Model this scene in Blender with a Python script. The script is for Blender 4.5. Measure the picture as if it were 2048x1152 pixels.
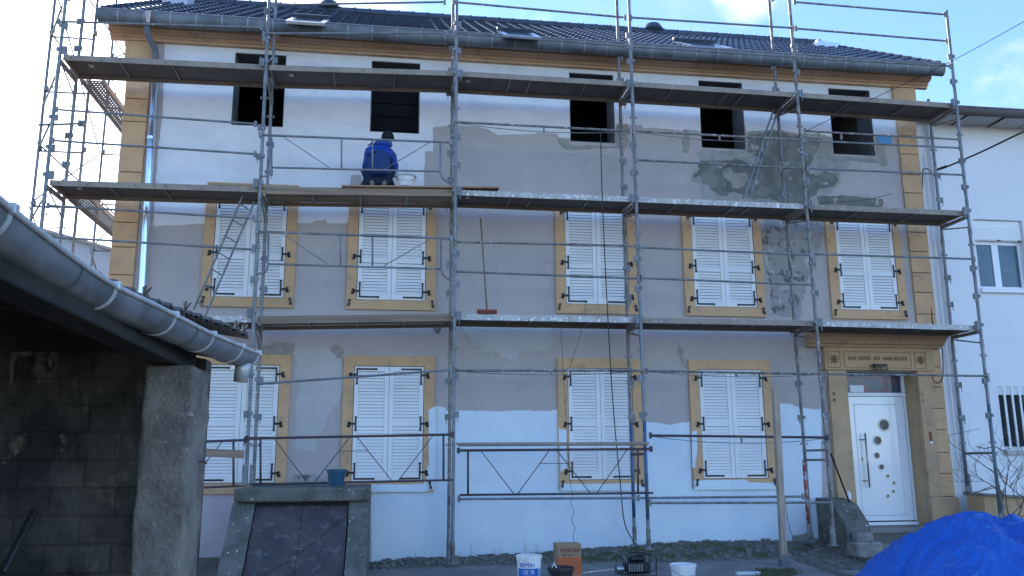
import bpy, bmesh, math, random
from mathutils import Vector, Matrix, noise
from mathutils.geometry import tessellate_polygon
random.seed(7)
S = bpy.context.scene
COL = S.collection
for o in list(bpy.data.objects):
    bpy.data.objects.remove(o)

# ------------------------------------------------------------ camera
CX, CY, CZ = 4.6297, -14.8347, 1.6
PIT, YAW, ROL, FPX = 0.20117568, 0.14652287, -0.00619884, 1716.1
FW = Vector((math.sin(YAW)*math.cos(PIT), math.cos(YAW)*math.cos(PIT), math.sin(PIT)))
R0 = Vector((math.cos(YAW), -math.sin(YAW), 0))
U0 = R0.cross(FW)
RV = R0*math.cos(ROL) + U0*math.sin(ROL)
UV = -R0*math.sin(ROL) + U0*math.cos(ROL)
cam_d = bpy.data.cameras.new('camera')
cam = bpy.data.objects.new('camera', cam_d)
COL.objects.link(cam)
M = Matrix((RV, UV, -FW)).transposed().to_4x4()
M.translation = Vector((CX, CY, CZ))
cam.matrix_world = M
cam_d.sensor_width = 36
cam_d.lens = FPX/2048*36
cam_d.clip_start = 0.05
cam_d.clip_end = 3000
S.camera = cam
CAMP = Vector((CX, CY, CZ))
def _ray(x, y):
    return FW + RV*((x-1024)/FPX) - UV*((y-576)/FPX)
def at(x, y, Y):
    """the place on the vertical plane at depth Y that the photograph shows at x, y"""
    d = _ray(x, y)
    return CAMP + d*((Y-CY)/d.y)
def atz(x, y, Z):
    d = _ray(x, y)
    return CAMP + d*((Z-CZ)/d.z)

# ------------------------------------------------------------ world, sun, exposure
SUN_AZ, SUN_EL = math.radians(-35), math.radians(27)     # behind the house, to the left
w = bpy.data.worlds.new('World')
S.world = w
w.use_nodes = True
wn, wl = w.node_tree.nodes, w.node_tree.links
wn.clear()
wo = wn.new('ShaderNodeOutputWorld')
bg = wn.new('ShaderNodeBackground')
sky = wn.new('ShaderNodeTexSky')
sky.sky_type = 'NISHITA'
sky.sun_disc = False
sky.sun_elevation = SUN_EL
sky.sun_rotation = SUN_AZ
sky.air_density = 1.0
sky.dust_density = 0.1
sky.ozone_density = 3.0
bg.inputs[1].default_value = 0.12
tc = wn.new('ShaderNodeTexCoord')
def wnode(t, **k):
    n = wn.new(t)
    for a_, v_ in k.items(): setattr(n, a_, v_)
    return n
def wramp(src, p0, p1, c0=0.0, c1=1.0):
    r = wnode('ShaderNodeMapRange', interpolation_type='SMOOTHSTEP')
    r.inputs[1].default_value = p0; r.inputs[2].default_value = p1
    r.inputs[3].default_value = c0; r.inputs[4].default_value = c1
    wl.new(src, r.inputs[0]); return r.outputs[0]
def wmath(op, a_, b_):
    m_ = wnode('ShaderNodeMath', operation=op)
    for i_, v_ in ((0, a_), (1, b_)):
        if isinstance(v_, (int, float)): m_.inputs[i_].default_value = v_
        else: wl.new(v_, m_.inputs[i_])
    return m_.outputs[0]
def cloud(scale, loc, lo, hi, det=7.0):
    mp = wnode('ShaderNodeMapping'); mp.inputs['Scale'].default_value = (1, 1, 2.0); mp.inputs['Location'].default_value = loc
    cn = wnode('ShaderNodeTexNoise'); cn.inputs['Scale'].default_value = scale; cn.inputs['Detail'].default_value = det; cn.inputs['Roughness'].default_value = 0.55
    wl.new(tc.outputs['Generated'], mp.inputs[0]); wl.new(mp.outputs[0], cn.inputs[0])
    return wramp(cn.outputs[0], lo, hi)
def near(dirv, lo, hi):
    """1 close to a direction, falling to 0"""
    d_ = wnode('ShaderNodeVectorMath', operation='DOT_PRODUCT'); d_.inputs[1].default_value = dirv
    nz_ = wnode('ShaderNodeVectorMath', operation='NORMALIZE'); wl.new(tc.outputs['Generated'], nz_.inputs[0]); wl.new(nz_.outputs[0], d_.inputs[0])
    return wramp(d_.outputs['Value'], lo, hi)
sdv_ = (math.sin(SUN_AZ)*math.cos(SUN_EL), math.cos(SUN_AZ)*math.cos(SUN_EL), math.sin(SUN_EL))
cl1 = cloud(3.1, (0.37, 0.1, 0.55), 0.56, 0.74)                  # scattered fair-weather cloud over the whole sky
veil = near(sdv_, 0.83, 0.955)                                   # thin bright cloud round the sun
def puff(px_, py_, w_):
    d_ = _ray(px_, py_).normalized()
    return wmath('MULTIPLY', near(tuple(d_), 1-w_, 1-w_*0.25), cloud(9.0, (1.3, 0.2, 0.1), 0.36, 0.62))
c_all = wmath('MAXIMUM', wmath('MULTIPLY', cl1, 0.35), wmath('MAXIMUM', puff(1490, -20, 0.0009), wmath('MAXIMUM', puff(2050, 175, 0.0013), wmath('MULTIPLY', puff(1000, 30, 0.0020), 0.5))))
mx = wnode('ShaderNodeMix', data_type='RGBA')
wl.new(c_all, mx.inputs[0]); wl.new(sky.outputs[0], mx.inputs[6]); mx.inputs[7].default_value = (3.6, 3.5, 3.3, 1)
mx2 = wnode('ShaderNodeMix', data_type='RGBA')
wl.new(veil, mx2.inputs[0]); wl.new(mx.outputs[2], mx2.inputs[6]); mx2.inputs[7].default_value = (13, 13, 13, 1)
wb = wnode('ShaderNodeMix', data_type='RGBA', blend_type='MULTIPLY')       # the camera's cool white balance
wb.inputs[0].default_value = 1; wb.inputs[7].default_value = (0.85, 0.93, 1.10, 1)
wl.new(mx2.outputs[2], wb.inputs[6]); wl.new(wb.outputs[2], bg.inputs[0])
wl.new(bg.outputs[0], wo.inputs[0])
sd = bpy.data.lights.new('sun', 'SUN')
sd.energy = 3.0
sd.angle = math.radians(0.5)
sd.color = (1, 0.93, 0.82)
sun = bpy.data.objects.new('sun', sd)
COL.objects.link(sun)
sdir = Vector((math.sin(SUN_AZ)*math.cos(SUN_EL), math.cos(SUN_AZ)*math.cos(SUN_EL), math.sin(SUN_EL)))
sun.rotation_euler = sdir.to_track_quat('Z', 'Y').to_euler()
sun.location = (0, 0, 30)
S.view_settings.view_transform = 'Standard'
S.view_settings.look = 'None'
S.view_settings.gamma = 1
S.view_settings.use_curve_mapping = False
S.view_settings.exposure = 1.72
S.render.engine = 'CYCLES'

# ------------------------------------------------------------ materials
def mat(name, col, rough=0.7, metal=0.0, col2=None, ns=3.0, lo=0.4, hi=0.65, col3=None, ns3=14.0, lo3=0.58, hi3=0.66,
        bump=0.0, bs=60.0, spec=0.5, stretch=(1, 1, 1), coat=0.0, detail=5.0, alpha=None, vary=0.0):
    m = bpy.data.materials.new(name)
    m.use_nodes = True
    n, l = m.node_tree.nodes, m.node_tree.links
    b = n['Principled BSDF']
    b.inputs['Roughness'].default_value = rough
    b.inputs['Metallic'].default_value = metal
    b.inputs['Specular IOR Level'].default_value = spec
    b.inputs['Coat Weight'].default_value = coat
    g = n.new('ShaderNodeNewGeometry')
    mpn = n.new('ShaderNodeMapping')
    mpn.inputs['Scale'].default_value = stretch
    l.new(g.outputs['Position'], mpn.inputs[0])
    cur = None
    c = (*col, 1)
    def layer(cur, c_a, c_b, s, lo, hi, d):
        t = n.new('ShaderNodeTexNoise')
        t.inputs['Scale'].default_value = s
        t.inputs['Detail'].default_value = d
        t.inputs['Roughness'].default_value = 0.62
        l.new(mpn.outputs[0], t.inputs[0])
        r = n.new('ShaderNodeValToRGB')
        r.color_ramp.elements[0].position = lo
        r.color_ramp.elements[1].position = hi
        l.new(t.outputs[0], r.inputs[0])
        x = n.new('ShaderNodeMix')
        x.data_type = 'RGBA'
        l.new(r.outputs[0], x.inputs[0])
        if cur is None:
            x.inputs[6].default_value = c_a
        else:
            l.new(cur, x.inputs[6])
        x.inputs[7].default_value = c_b
        return x.outputs[2]
    if col2 is not None:
        cur = layer(cur, c, (*col2, 1), ns, lo, hi, detail)
    if col3 is not None:
        cur = layer(cur, c, (*col3, 1), ns3, lo3, hi3, detail)
    if vary:
        oi = n.new('ShaderNodeObjectInfo')
        mr = n.new('ShaderNodeMapRange')
        mr.inputs[3].default_value = 1-vary
        mr.inputs[4].default_value = 1+vary
        l.new(oi.outputs['Random'], mr.inputs[0])
        mm = n.new('ShaderNodeMix')
        mm.data_type = 'RGBA'
        mm.blend_type = 'MULTIPLY'
        mm.inputs[0].default_value = 1
        if cur is None:
            mm.inputs[6].default_value = c
        else:
            l.new(cur, mm.inputs[6])
        l.new(mr.outputs[0], mm.inputs[7])
        cur = mm.outputs[2]
    if cur is None:
        b.inputs['Base Color'].default_value = c
    else:
        l.new(cur, b.inputs['Base Color'])
    if bump:
        t = n.new('ShaderNodeTexNoise')
        t.inputs['Scale'].default_value = bs
        t.inputs['Detail'].default_value = 6
        l.new(mpn.outputs[0], t.inputs[0])
        bp = n.new('ShaderNodeBump')
        bp.inputs['Strength'].default_value = bump
        bp.inputs['Distance'].default_value = 0.02
        l.new(t.outputs[0], bp.inputs['Height'])
        l.new(bp.outputs[0], b.inputs['Normal'])
    if alpha is not None:
        b.inputs['Alpha'].default_value = alpha
    return m

m_render = mat('taupe_render', (0.49, 0.43, 0.40), 0.9, col2=(0.44, 0.39, 0.37), ns=1.1, bump=0.15, bs=45, col3=(0.52, 0.46, 0.45), ns3=3.3, lo3=0.55, hi3=0.75)
m_white = mat('white_wall_paint', (0.80, 0.79, 0.79), 0.75, col2=(0.70, 0.69, 0.70), ns=1.7, lo=0.42, hi=0.7, bump=0.12, bs=40, col3=(0.60, 0.60, 0.63), ns3=5, lo3=0.60, hi3=0.78, stretch=(1, 1, 1.5))
m_thin = mat('thin_first_coat', (0.60, 0.53, 0.54), 0.8, col2=(0.52, 0.46, 0.47), ns=1.7, bump=0.1)
m_plaster = mat('damp_plaster', (0.15, 0.15, 0.13), 0.9, col2=(0.24, 0.23, 0.20), ns=2.3, lo=0.45, hi=0.6, col3=(0.42, 0.38, 0.34), ns3=4.2, lo3=0.60, hi3=0.63, bump=0.2, bs=30, detail=6)
m_plaster2 = mat('pale_plaster', (0.36, 0.33, 0.29), 0.9, col2=(0.26, 0.25, 0.22), ns=5.0, bump=0.2, bs=30)
m_plaster3 = mat('streaked_plaster', (0.34, 0.32, 0.30), 0.9, col2=(0.13, 0.135, 0.12), ns=4.5, lo=0.53, hi=0.6, col3=(0.5, 0.46, 0.44), ns3=3.4, lo3=0.55, hi3=0.62, bump=0.2, bs=30, detail=6)
m_ochre = mat('ochre_stone', (0.66, 0.405, 0.215), 0.85, col2=(0.57, 0.355, 0.195), ns=2.0, bump=0.12, bs=70, col3=(0.40, 0.29, 0.175), ns3=6, lo3=0.56, hi3=0.74, vary=0.04)
m_cornice = mat('weathered_ochre_stone', (0.62, 0.40, 0.26), 0.9, col2=(0.50, 0.33, 0.21), ns=1.3, lo=0.4, hi=0.66, bump=0.25, bs=40, col3=(0.34, 0.25, 0.18), ns3=3.5, lo3=0.60, hi3=0.74, vary=0.08)
m_doorstone = mat('greyed_ochre_stone', (0.56, 0.365, 0.20), 0.9, col2=(0.46, 0.31, 0.18), ns=1.5, bump=0.2, bs=55, col3=(0.34, 0.26, 0.16), ns3=5, lo3=0.58, hi3=0.7)
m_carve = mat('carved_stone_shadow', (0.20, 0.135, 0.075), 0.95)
m_shutter = mat('white_shutter_paint', (0.84, 0.83, 0.81), 0.45, col2=(0.78, 0.78, 0.77), ns=3, vary=0.02)
m_gap = mat('dark_joint', (0.10, 0.10, 0.11), 0.9)
m_iron = mat('black_iron', (0.012, 0.013, 0.016), 0.45)
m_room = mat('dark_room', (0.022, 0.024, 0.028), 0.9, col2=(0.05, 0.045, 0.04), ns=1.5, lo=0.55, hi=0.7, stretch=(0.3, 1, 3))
m_reveal = mat('grey_reveal', (0.17, 0.17, 0.18), 0.9, col2=(0.12, 0.12, 0.125), ns=3)
m_tile = mat('slate_blue_tile', (0.045, 0.062, 0.095), 0.45, col2=(0.030, 0.042, 0.066), ns=5, vary=0.22)
m_zinc = mat('zinc_gutter', (0.17, 0.19, 0.215), 0.5, 0.3, col2=(0.10, 0.115, 0.13), ns=3.0, bump=0.05, stretch=(1, 1, 1))
m_strap = mat('zinc_strap', (0.27, 0.295, 0.32), 0.45, 0.4)
m_zinc2 = mat('shed_zinc', (0.24, 0.265, 0.29), 0.42, 0.35, col2=(0.12, 0.125, 0.13), ns=2.6, lo=0.40, hi=0.62, col3=(0.09, 0.08, 0.075), ns3=7, lo3=0.56, hi3=0.76, stretch=(1, 0.6, 1), bump=0.06, bs=25)
m_strap2 = mat('pale_zinc_strap', (0.58, 0.61, 0.63), 0.45, 0.3, col2=(0.45, 0.46, 0.46), ns=9)
m_pipe = mat('bright_zinc_pipe', (0.75, 0.82, 0.88), 0.22, 0.9)
m_tube = mat('galvanised_tube', (0.24, 0.255, 0.265), 0.55, 0.35, col2=(0.15, 0.16, 0.165), ns=6, col3=(0.62, 0.62, 0.6), ns3=22, lo3=0.64, hi3=0.7, bump=0.1)
m_tube2 = mat('spattered_tube', (0.24, 0.235, 0.225), 0.6, 0.3, col2=(0.14, 0.12, 0.11), ns=8, lo=0.45, hi=0.6, col3=(0.7, 0.69, 0.66), ns3=18, lo3=0.61, hi3=0.67, bump=0.15)
m_tubeblue = mat('worn_blue_tube', (0.05, 0.13, 0.27), 0.5, 0.2, col2=(0.16, 0.17, 0.18), ns=6, lo=0.5, hi=0.6, col3=(0.28, 0.13, 0.08), ns3=13, lo3=0.6, hi3=0.66)
m_rust = mat('rusty_blue_steel', (0.065, 0.055, 0.075), 0.6, 0.2, col2=(0.13, 0.06, 0.04), ns=9, lo=0.5, hi=0.62)
m_rail = mat('tan_deck_rail', (0.33, 0.27, 0.215), 0.75, 0.0, col2=(0.25, 0.205, 0.17), ns=3, col3=(0.16, 0.13, 0.11), ns3=16, lo3=0.6, hi3=0.68)
m_railw = mat('pale_deck_rail', (0.50, 0.49, 0.46), 0.6, 0.1, col2=(0.36, 0.33, 0.30), ns=5, col3=(0.82, 0.81, 0.78), ns3=17, lo3=0.57, hi3=0.62)
m_panel = mat('dark_plywood', (0.13, 0.115, 0.105), 0.85, col2=(0.095, 0.085, 0.082), ns=2.6, col3=(0.13, 0.10, 0.08), ns3=5, lo3=0.6, hi3=0.72)
m_rib = mat('deck_rib', (0.24, 0.225, 0.21), 0.6, 0.2)
m_plank = mat('weathered_plank', (0.30, 0.225, 0.155), 0.85, col2=(0.20, 0.15, 0.11), ns=3, bump=0.3, bs=40, stretch=(0.25, 3, 6), vary=0.1)
m_plankw = mat('warm_plank', (0.46, 0.31, 0.19), 0.85, col2=(0.33, 0.22, 0.14), ns=4, bump=0.25, bs=40, stretch=(0.3, 3, 5))
m_redplank = mat('reddish_plank', (0.30, 0.16, 0.11), 0.8, col2=(0.38, 0.24, 0.16), ns=3, stretch=(0.4, 3, 5))
m_post = mat('raw_timber_post', (0.44, 0.34, 0.26), 0.85, col2=(0.32, 0.24, 0.185), ns=5, bump=0.3, bs=50, stretch=(4, 4, 0.5))
m_concrete = mat('rough_concrete', (0.24, 0.22, 0.19), 0.95, col2=(0.13, 0.12, 0.105), ns=3.5, lo=0.38, hi=0.62, col3=(0.34, 0.32, 0.28), ns3=24, lo3=0.60, hi3=0.7, bump=0.9, bs=38)
m_concrete2 = mat('lichened_concrete', (0.16, 0.155, 0.13), 0.95, col2=(0.085, 0.088, 0.07), ns=3.5, col3=(0.55, 0.56, 0.50), ns3=16, lo3=0.645, hi3=0.68, bump=0.7, bs=30)
m_block = mat('concrete_block', (0.13, 0.12, 0.10), 0.95, col2=(0.03, 0.031, 0.031), ns=1.5, lo=0.40, hi=0.58, col3=(0.20, 0.18, 0.14), ns3=5, lo3=0.58, hi3=0.68, bump=0.9, bs=28, stretch=(1, 1, 0.7), vary=0.12)
m_mortar = mat('block_mortar', (0.10, 0.093, 0.08), 0.95, col2=(0.025, 0.026, 0.026), ns=1.5, lo=0.40, hi=0.58, bump=0.7, bs=28, stretch=(1, 1, 0.7))
m_darkwood = mat('dark_roof_timber', (0.03, 0.028, 0.026), 0.95, col2=(0.02, 0.019, 0.018), ns=4, bump=0.3)
m_hatch = mat('rusty_brown_sheet', (0.085, 0.070, 0.066), 0.7, 0.1, col2=(0.050, 0.045, 0.048), ns=2.8, lo=0.42, hi=0.6, col3=(0.24, 0.22, 0.20), ns3=7, lo3=0.55, hi3=0.80, bump=0.12, bs=12)
m_slab = mat('concrete_slab', (0.26, 0.25, 0.225), 0.92, col2=(0.17, 0.165, 0.15), ns=1.3, col3=(0.13, 0.125, 0.11), ns3=7, lo3=0.6, hi3=0.75, bump=0.4, bs=30)
m_perf = mat('galvanised_tread', (0.30, 0.30, 0.30), 0.6, 0.3, col2=(0.22, 0.215, 0.21), ns=4)
m_dirt = mat('dirt', (0.16, 0.14, 0.11), 0.98, col2=(0.12, 0.11, 0.085), ns=2.5, col3=(0.23, 0.20, 0.16), ns3=15, lo3=0.58, hi3=0.7, bump=1.0, bs=24)
m_plinth = mat('damp_plinth', (0.17, 0.165, 0.14), 0.95, col2=(0.11, 0.11, 0.095), ns=3, bump=0.7, bs=22)
m_grass = mat('grass', (0.085, 0.115, 0.045), 0.8, col2=(0.16, 0.145, 0.085), ns=6)
m_dry = mat('dry_stalk', (0.20, 0.16, 0.10), 0.9)
m_stone = mat('rubble', (0.32, 0.30, 0.26), 0.95, col2=(0.18, 0.17, 0.15), ns=9, bump=0.5, vary=0.3)
m_door = mat('white_door', (0.84, 0.85, 0.86), 0.18, coat=0.4)
m_frame = mat('white_upvc', (0.80, 0.81, 0.82), 0.3)
m_steel = mat('brushed_steel', (0.30, 0.31, 0.33), 0.3, 0.9)
m_ring = mat('cream_ring', (0.93, 0.84, 0.66), 0.35)
m_glass = mat('window_glass', (0.012, 0.02, 0.03), 0.35, spec=0.12)
m_glass2 = mat('blue_grey_glass', (0.05, 0.10, 0.13), 0.12, spec=0.45, col2=(0.09, 0.15, 0.18), ns=1.2)
m_porthole = mat('porthole_glass', (0.045, 0.055, 0.065), 0.2, spec=0.3, col2=(0.20, 0.21, 0.21), ns=9, lo=0.5, hi=0.6, stretch=(3, 1, 0.4))
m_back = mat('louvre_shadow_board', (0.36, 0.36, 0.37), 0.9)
m_fresh = mat('fresh_white_coat', (0.72, 0.80, 0.84), 0.7, col2=(0.63, 0.72, 0.79), ns=1.5, lo=0.42, hi=0.7, bump=0.12, bs=40, col3=(0.56, 0.63, 0.71), ns3=3.5, lo3=0.60, hi3=0.8, stretch=(1, 1, 0.8))
m_ghost = mat('washed_render', (0.47, 0.45, 0.43), 0.9, col2=(0.53, 0.50, 0.48), ns=2.0, lo=0.4, hi=0.65, bump=0.12)
m_pale = mat('pale_set_plaster', (0.38, 0.37, 0.34), 0.9, col2=(0.29, 0.285, 0.25), ns=3.0, lo=0.42, hi=0.62, bump=0.2, bs=30)
m_neigh = mat('white_neighbour_wall', (0.80, 0.80, 0.80), 0.85, col2=(0.76, 0.76, 0.77), ns=0.9, bump=0.06)
m_neighroof = mat('brown_roof_edge', (0.11, 0.085, 0.075), 0.7, vary=0.2)
m_soffit = mat('pale_soffit', (0.45, 0.43, 0.40), 0.8, vary=0.1)
m_skyframe = mat('roof_window_frame', (0.62, 0.66, 0.70), 0.25, 0.7)
m_tarp = mat('blue_tarpaulin', (0.002, 0.085, 0.42), 0.5, col2=(0.003, 0.12, 0.50), ns=1.6, bump=0.9, bs=13, col3=(0.10, 0.24, 0.46), ns3=5.5, lo3=0.60, hi3=0.78, spec=0.45)
m_jacket = mat('blue_jacket', (0.008, 0.055, 0.32), 0.55, bump=0.5, bs=14)
m_jacket2 = mat('navy_jacket_panel', (0.008, 0.042, 0.15), 0.75, bump=0.6, bs=14)
m_trouser = mat('dark_trousers', (0.010, 0.018, 0.038), 0.85, bump=0.5, bs=14)
m_skin = mat('skin', (0.48, 0.27, 0.20), 0.6)
m_hat = mat('black_knit', (0.008, 0.009, 0.014), 0.95, bump=0.8, bs=120)
m_sole = mat('tan_boot_sole', (0.24, 0.19, 0.15), 0.8)
m_bucketw = mat('white_plastic', (0.76, 0.77, 0.76), 0.4, col2=(0.6, 0.6, 0.58), ns=7, lo=0.5, hi=0.7)
m_blueprint = mat('blue_print', (0.01, 0.13, 0.48), 0.45)
m_trans = mat('transom_glass', (0.07, 0.09, 0.12), 0.12, spec=0.4, col2=(0.22, 0.09, 0.11), ns=2.6, lo=0.46, hi=0.54)
m_pot = mat('blue_plastic_pot', (0.010, 0.07, 0.13), 0.5)
m_black = mat('black_plastic', (0.014, 0.015, 0.018), 0.5, col2=(0.05, 0.05, 0.052), ns=14, lo=0.6, hi=0.7)
m_card = mat('brown_cardboard', (0.36, 0.235, 0.14), 0.85, col2=(0.30, 0.19, 0.11), ns=4)
m_orange = mat('orange_print', (0.50, 0.125, 0.04), 0.75, col2=(0.42, 0.11, 0.04), ns=5)
m_darkred = mat('dark_red_print', (0.14, 0.03, 0.02), 0.8)
m_brush = mat('red_brown_brush', (0.26, 0.08, 0.05), 0.85)
m_bark = mat('shrub_bark', (0.13, 0.105, 0.085), 0.95, bump=0.4)
m_cable = mat('black_cable', (0.012, 0.012, 0.015), 0.6)
m_rope = mat('thin_wire', (0.06, 0.055, 0.055), 0.7)
m_bgwall = mat('pale_blue_gable', (0.52, 0.55, 0.60), 0.9)
m_interior = mat('red_hall_wall', (0.20, 0.05, 0.06), 0.8, col2=(0.10, 0.10, 0.13), ns=1.5)
m_sand = mat('pale_grit', (0.55, 0.54, 0.5), 0.9)
m_sticker = mat('pale_blue_sheet', (0.10, 0.33, 0.62), 0.6)

# ------------------------------------------------------------ mesh helpers
WL = {}        # world place of each unrotated parent
def wl_of(o):
    return WL.get(o.name, Vector((0, 0, 0)))
def tag(o, label=None, cat=None, group=None, kind=None):
    if label: o['label'] = label
    if cat: o['category'] = cat
    if group: o['group'] = group
    if kind: o['kind'] = kind
    return o
def thing(name, label, cat, loc=(0, 0, 0), group=None):
    o = bpy.data.objects.new(name, None)
    o.empty_display_size = 0.2
    COL.objects.link(o)
    o.location = loc
    WL[o.name] = Vector(loc)
    return tag(o, label, cat, group)
def inst(name, me, parent=None, loc=(0, 0, 0), rot=None, scale=None):
    """an object of its own that shares mesh data; loc in world space"""
    o = bpy.data.objects.new(name, me)
    COL.objects.link(o)
    loc = Vector(loc)
    WL[o.name] = loc.copy()
    if parent is not None:
        o.parent = parent
        o.location = loc - wl_of(parent)
    else:
        o.location = loc
    if rot: o.rotation_euler = rot
    if scale: o.scale = scale
    return o
def mesh_of(name, bm, m, smooth=False):
    me = bpy.data.meshes.new(name)
    bmesh.ops.recalc_face_normals(bm, faces=bm.faces)
    bm.to_mesh(me)
    bm.free()
    me.materials.append(m)
    if smooth:
        for p in me.polygons: p.use_smooth = True
    return me
def obj(name, bm, m, parent=None, smooth=False, recenter=True, auto=None):
    me = mesh_of(name, bm, m, smooth)
    loc = Vector((0, 0, 0))
    if recenter and len(me.vertices):
        xs = [v.co.x for v in me.vertices]; ys = [v.co.y for v in me.vertices]; zs = [v.co.z for v in me.vertices]
        loc = Vector(((min(xs)+max(xs))/2, (min(ys)+max(ys))/2, min(zs)))
        me.transform(Matrix.Translation(-loc))
    if auto:
        me.set_sharp_from_angle(angle=math.radians(auto))
    return inst(name, me, parent, loc)
def B():
    return bmesh.new()
def box(bm, x0, x1, y0, y1, z0, z1, bev=0.0):
    v = [bm.verts.new(p) for p in ((x0,y0,z0),(x1,y0,z0),(x1,y1,z0),(x0,y1,z0),(x0,y0,z1),(x1,y0,z1),(x1,y1,z1),(x0,y1,z1))]
    f = [bm.faces.new([v[i] for i in q]) for q in ((0,3,2,1),(4,5,6,7),(0,1,5,4),(1,2,6,5),(2,3,7,6),(3,0,4,7))]
    if bev:
        es = set(e for q in f for e in q.edges)
        bmesh.ops.bevel(bm, geom=list(es), offset=bev, segments=1, affect='EDGES', profile=0.5)
    return bm
def obox(bm, c, ax, ay, az):
    """box from centre and three half-axis vectors"""
    c = Vector(c); ax = Vector(ax); ay = Vector(ay); az = Vector(az)
    v = [bm.verts.new(c+ax*i+ay*j+az*k) for k in (-1, 1) for i, j in ((-1,-1),(1,-1),(1,1),(-1,1))]
    for q in ((0,3,2,1),(4,5,6,7),(0,1,5,4),(1,2,6,5),(2,3,7,6),(3,0,4,7)):
        bm.faces.new([v[i] for i in q])
    return bm
def beam(bm, p, q, wd, ht, up=(0, 0, 1)):
    p = Vector(p); q = Vector(q); d = (q-p)
    a = d.normalized(); s = a.cross(Vector(up)).normalized(); u = s.cross(a)
    return obox(bm, (p+q)/2, d/2, s*wd/2, u*ht/2)
def tube(bm, pts, r, n=8, cap=True):
    pts = [Vector(p) for p in pts]
    rs = r if isinstance(r, (list, tuple)) else [r]*len(pts)
    rings = []
    ref = None
    for i, p in enumerate(pts):
        if i == 0: d = pts[1]-p
        elif i == len(pts)-1: d = p-pts[i-1]
        else: d = (pts[i+1]-pts[i-1])
        d = d.normalized()
        if ref is None:
            ref = Vector((0, 0, 1)) if abs(d.z) < 0.9 else Vector((1, 0, 0))
        s = d.cross(ref).normalized(); u = s.cross(d).normalized()
        ref = u
        rings.append([bm.verts.new(p+(s*math.cos(t)+u*math.sin(t))*rs[i]) for t in [2*math.pi*k/n for k in range(n)]])
    for a, b in zip(rings, rings[1:]):
        for k in range(n):
            bm.faces.new((a[k], a[(k+1) % n], b[(k+1) % n], b[k]))
    if cap:
        bm.faces.new(rings[0][::-1]); bm.faces.new(rings[-1])
    return bm
def lathe(bm, c, prof, n=20, cap0=True, cap1=False):
    c = Vector(c)
    rings = [[bm.verts.new(c+Vector((r*math.cos(t), r*math.sin(t), z))) for t in [2*math.pi*k/n for k in range(n)]] for r, z in prof]
    for a, b in zip(rings, rings[1:]):
        for k in range(n):
            bm.faces.new((a[k], a[(k+1) % n], b[(k+1) % n], b[k]))
    if cap0: bm.faces.new(rings[0][::-1])
    if cap1: bm.faces.new(rings[-1])
    return bm
def prism(bm, pts, axis, a0, a1):
    """extrude a polygon of (u, v) along an axis: 'x' -> (y, z), 'y' -> (x, z), 'z' -> (x, y)"""
    def P(u, v, a):
        return {'x': (a, u, v), 'y': (u, a, v), 'z': (u, v, a)}[axis]
    A = [bm.verts.new(P(u, v, a0)) for u, v in pts]
    Bv = [bm.verts.new(P(u, v, a1)) for u, v in pts]
    n = len(pts)
    for i in range(n):
        bm.faces.new((A[i], A[(i+1) % n], Bv[(i+1) % n], Bv[i]))
    tris = tessellate_polygon([[Vector((u, v, 0)) for u, v in pts]])
    for t in tris:
        bm.faces.new([A[i] for i in t]); bm.faces.new([Bv[i] for i in t])
    return bm
def jag(pts, amp=0.03, seg=0.05, seed=0, closed=True):
    """roughen a polygon's outline"""
    out = []
    n = len(pts)
    for i in range(n if closed else n-1):
        a = Vector((*pts[i], 0)); b = Vector((*pts[(i+1) % n], 0))
        L = (b-a).length
        k = max(1, int(L/seg))
        nrm = Vector((-(b-a).y, (b-a).x, 0)).normalized() if L > 1e-6 else Vector()
        for j in range(k):
            t = j/k
            p = a.lerp(b, t)
            e = min(t, 1-t)*L
            d = (noise.fractal(Vector((p.x*4.1+seed*7.3, p.y*4.1, seed*1.7)), 0.8, 2.1, 4)*0.8+noise.fractal(Vector((p.x*21+seed, p.y*21, seed*1.7)), 0.7, 2.1, 4)*0.5)*amp*min(1, e/0.05+0.15)
            p = p + nrm*d
            out.append((p.x, p.y))
    return out
OPENINGS = [(1.821, 2.714), (4.240, 5.128), (7.937, 8.803), (10.50, 11.39), (13.19, 14.075)]
UB_, UT_ = 7.481, 8.862
def sheet(name, px, Y, th, m, parent, amp=0.03, seed=0, seg=0.05, label=None):
    """a coat of paint or plaster on the facade: rough-edged, th thick, its face at depth Y"""
    pts = []
    for x, y in px:
        p = at(x, y, Y)
        pts.append((p.x, p.z))
    pts = jag(pts, amp, seg, seed)
    bm = B()
    prism(bm, pts, 'y', Y, Y+th)
    for a, b in (OPENINGS if Y > -0.02 and max(p[1] for p in pts) > UB_ else []):      # leave the open windows open
        z0, z1 = UB_, UT_
        for co, no in (((a, 0, 0), (1, 0, 0)), ((b, 0, 0), (1, 0, 0)), ((0, 0, z0), (0, 0, 1)), ((0, 0, z1), (0, 0, 1))):
            bmesh.ops.bisect_plane(bm, geom=bm.verts[:]+bm.edges[:]+bm.faces[:], plane_co=co, plane_no=no, dist=1e-5)
        kill = [f for f in bm.faces if a < f.calc_center_median().x < b and z0 < f.calc_center_median().z < z1]
        bmesh.ops.delete(bm, geom=kill, context='FACES')
    o = obj(name, bm, m, parent)
    if label: o['label'] = label
    return o
def text_mesh(s, size, depth=0.002, sx=1.0, bold=0.0):
    cu = bpy.data.curves.new('lettering', 'FONT')
    cu.body = s
    cu.size = size
    cu.extrude = depth
    cu.offset = bold
    cu.resolution_u = 2
    cu.align_x = 'CENTER'
    o = bpy.data.objects.new('lettering', cu)
    COL.objects.link(o)
    dg = bpy.context.evaluated_depsgraph_get()
    me = bpy.data.meshes.new_from_object(o.evaluated_get(dg))
    bpy.data.objects.remove(o)
    bpy.data.curves.remove(cu)
    for v in me.vertices: v.co.x *= sx
    return me
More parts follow.
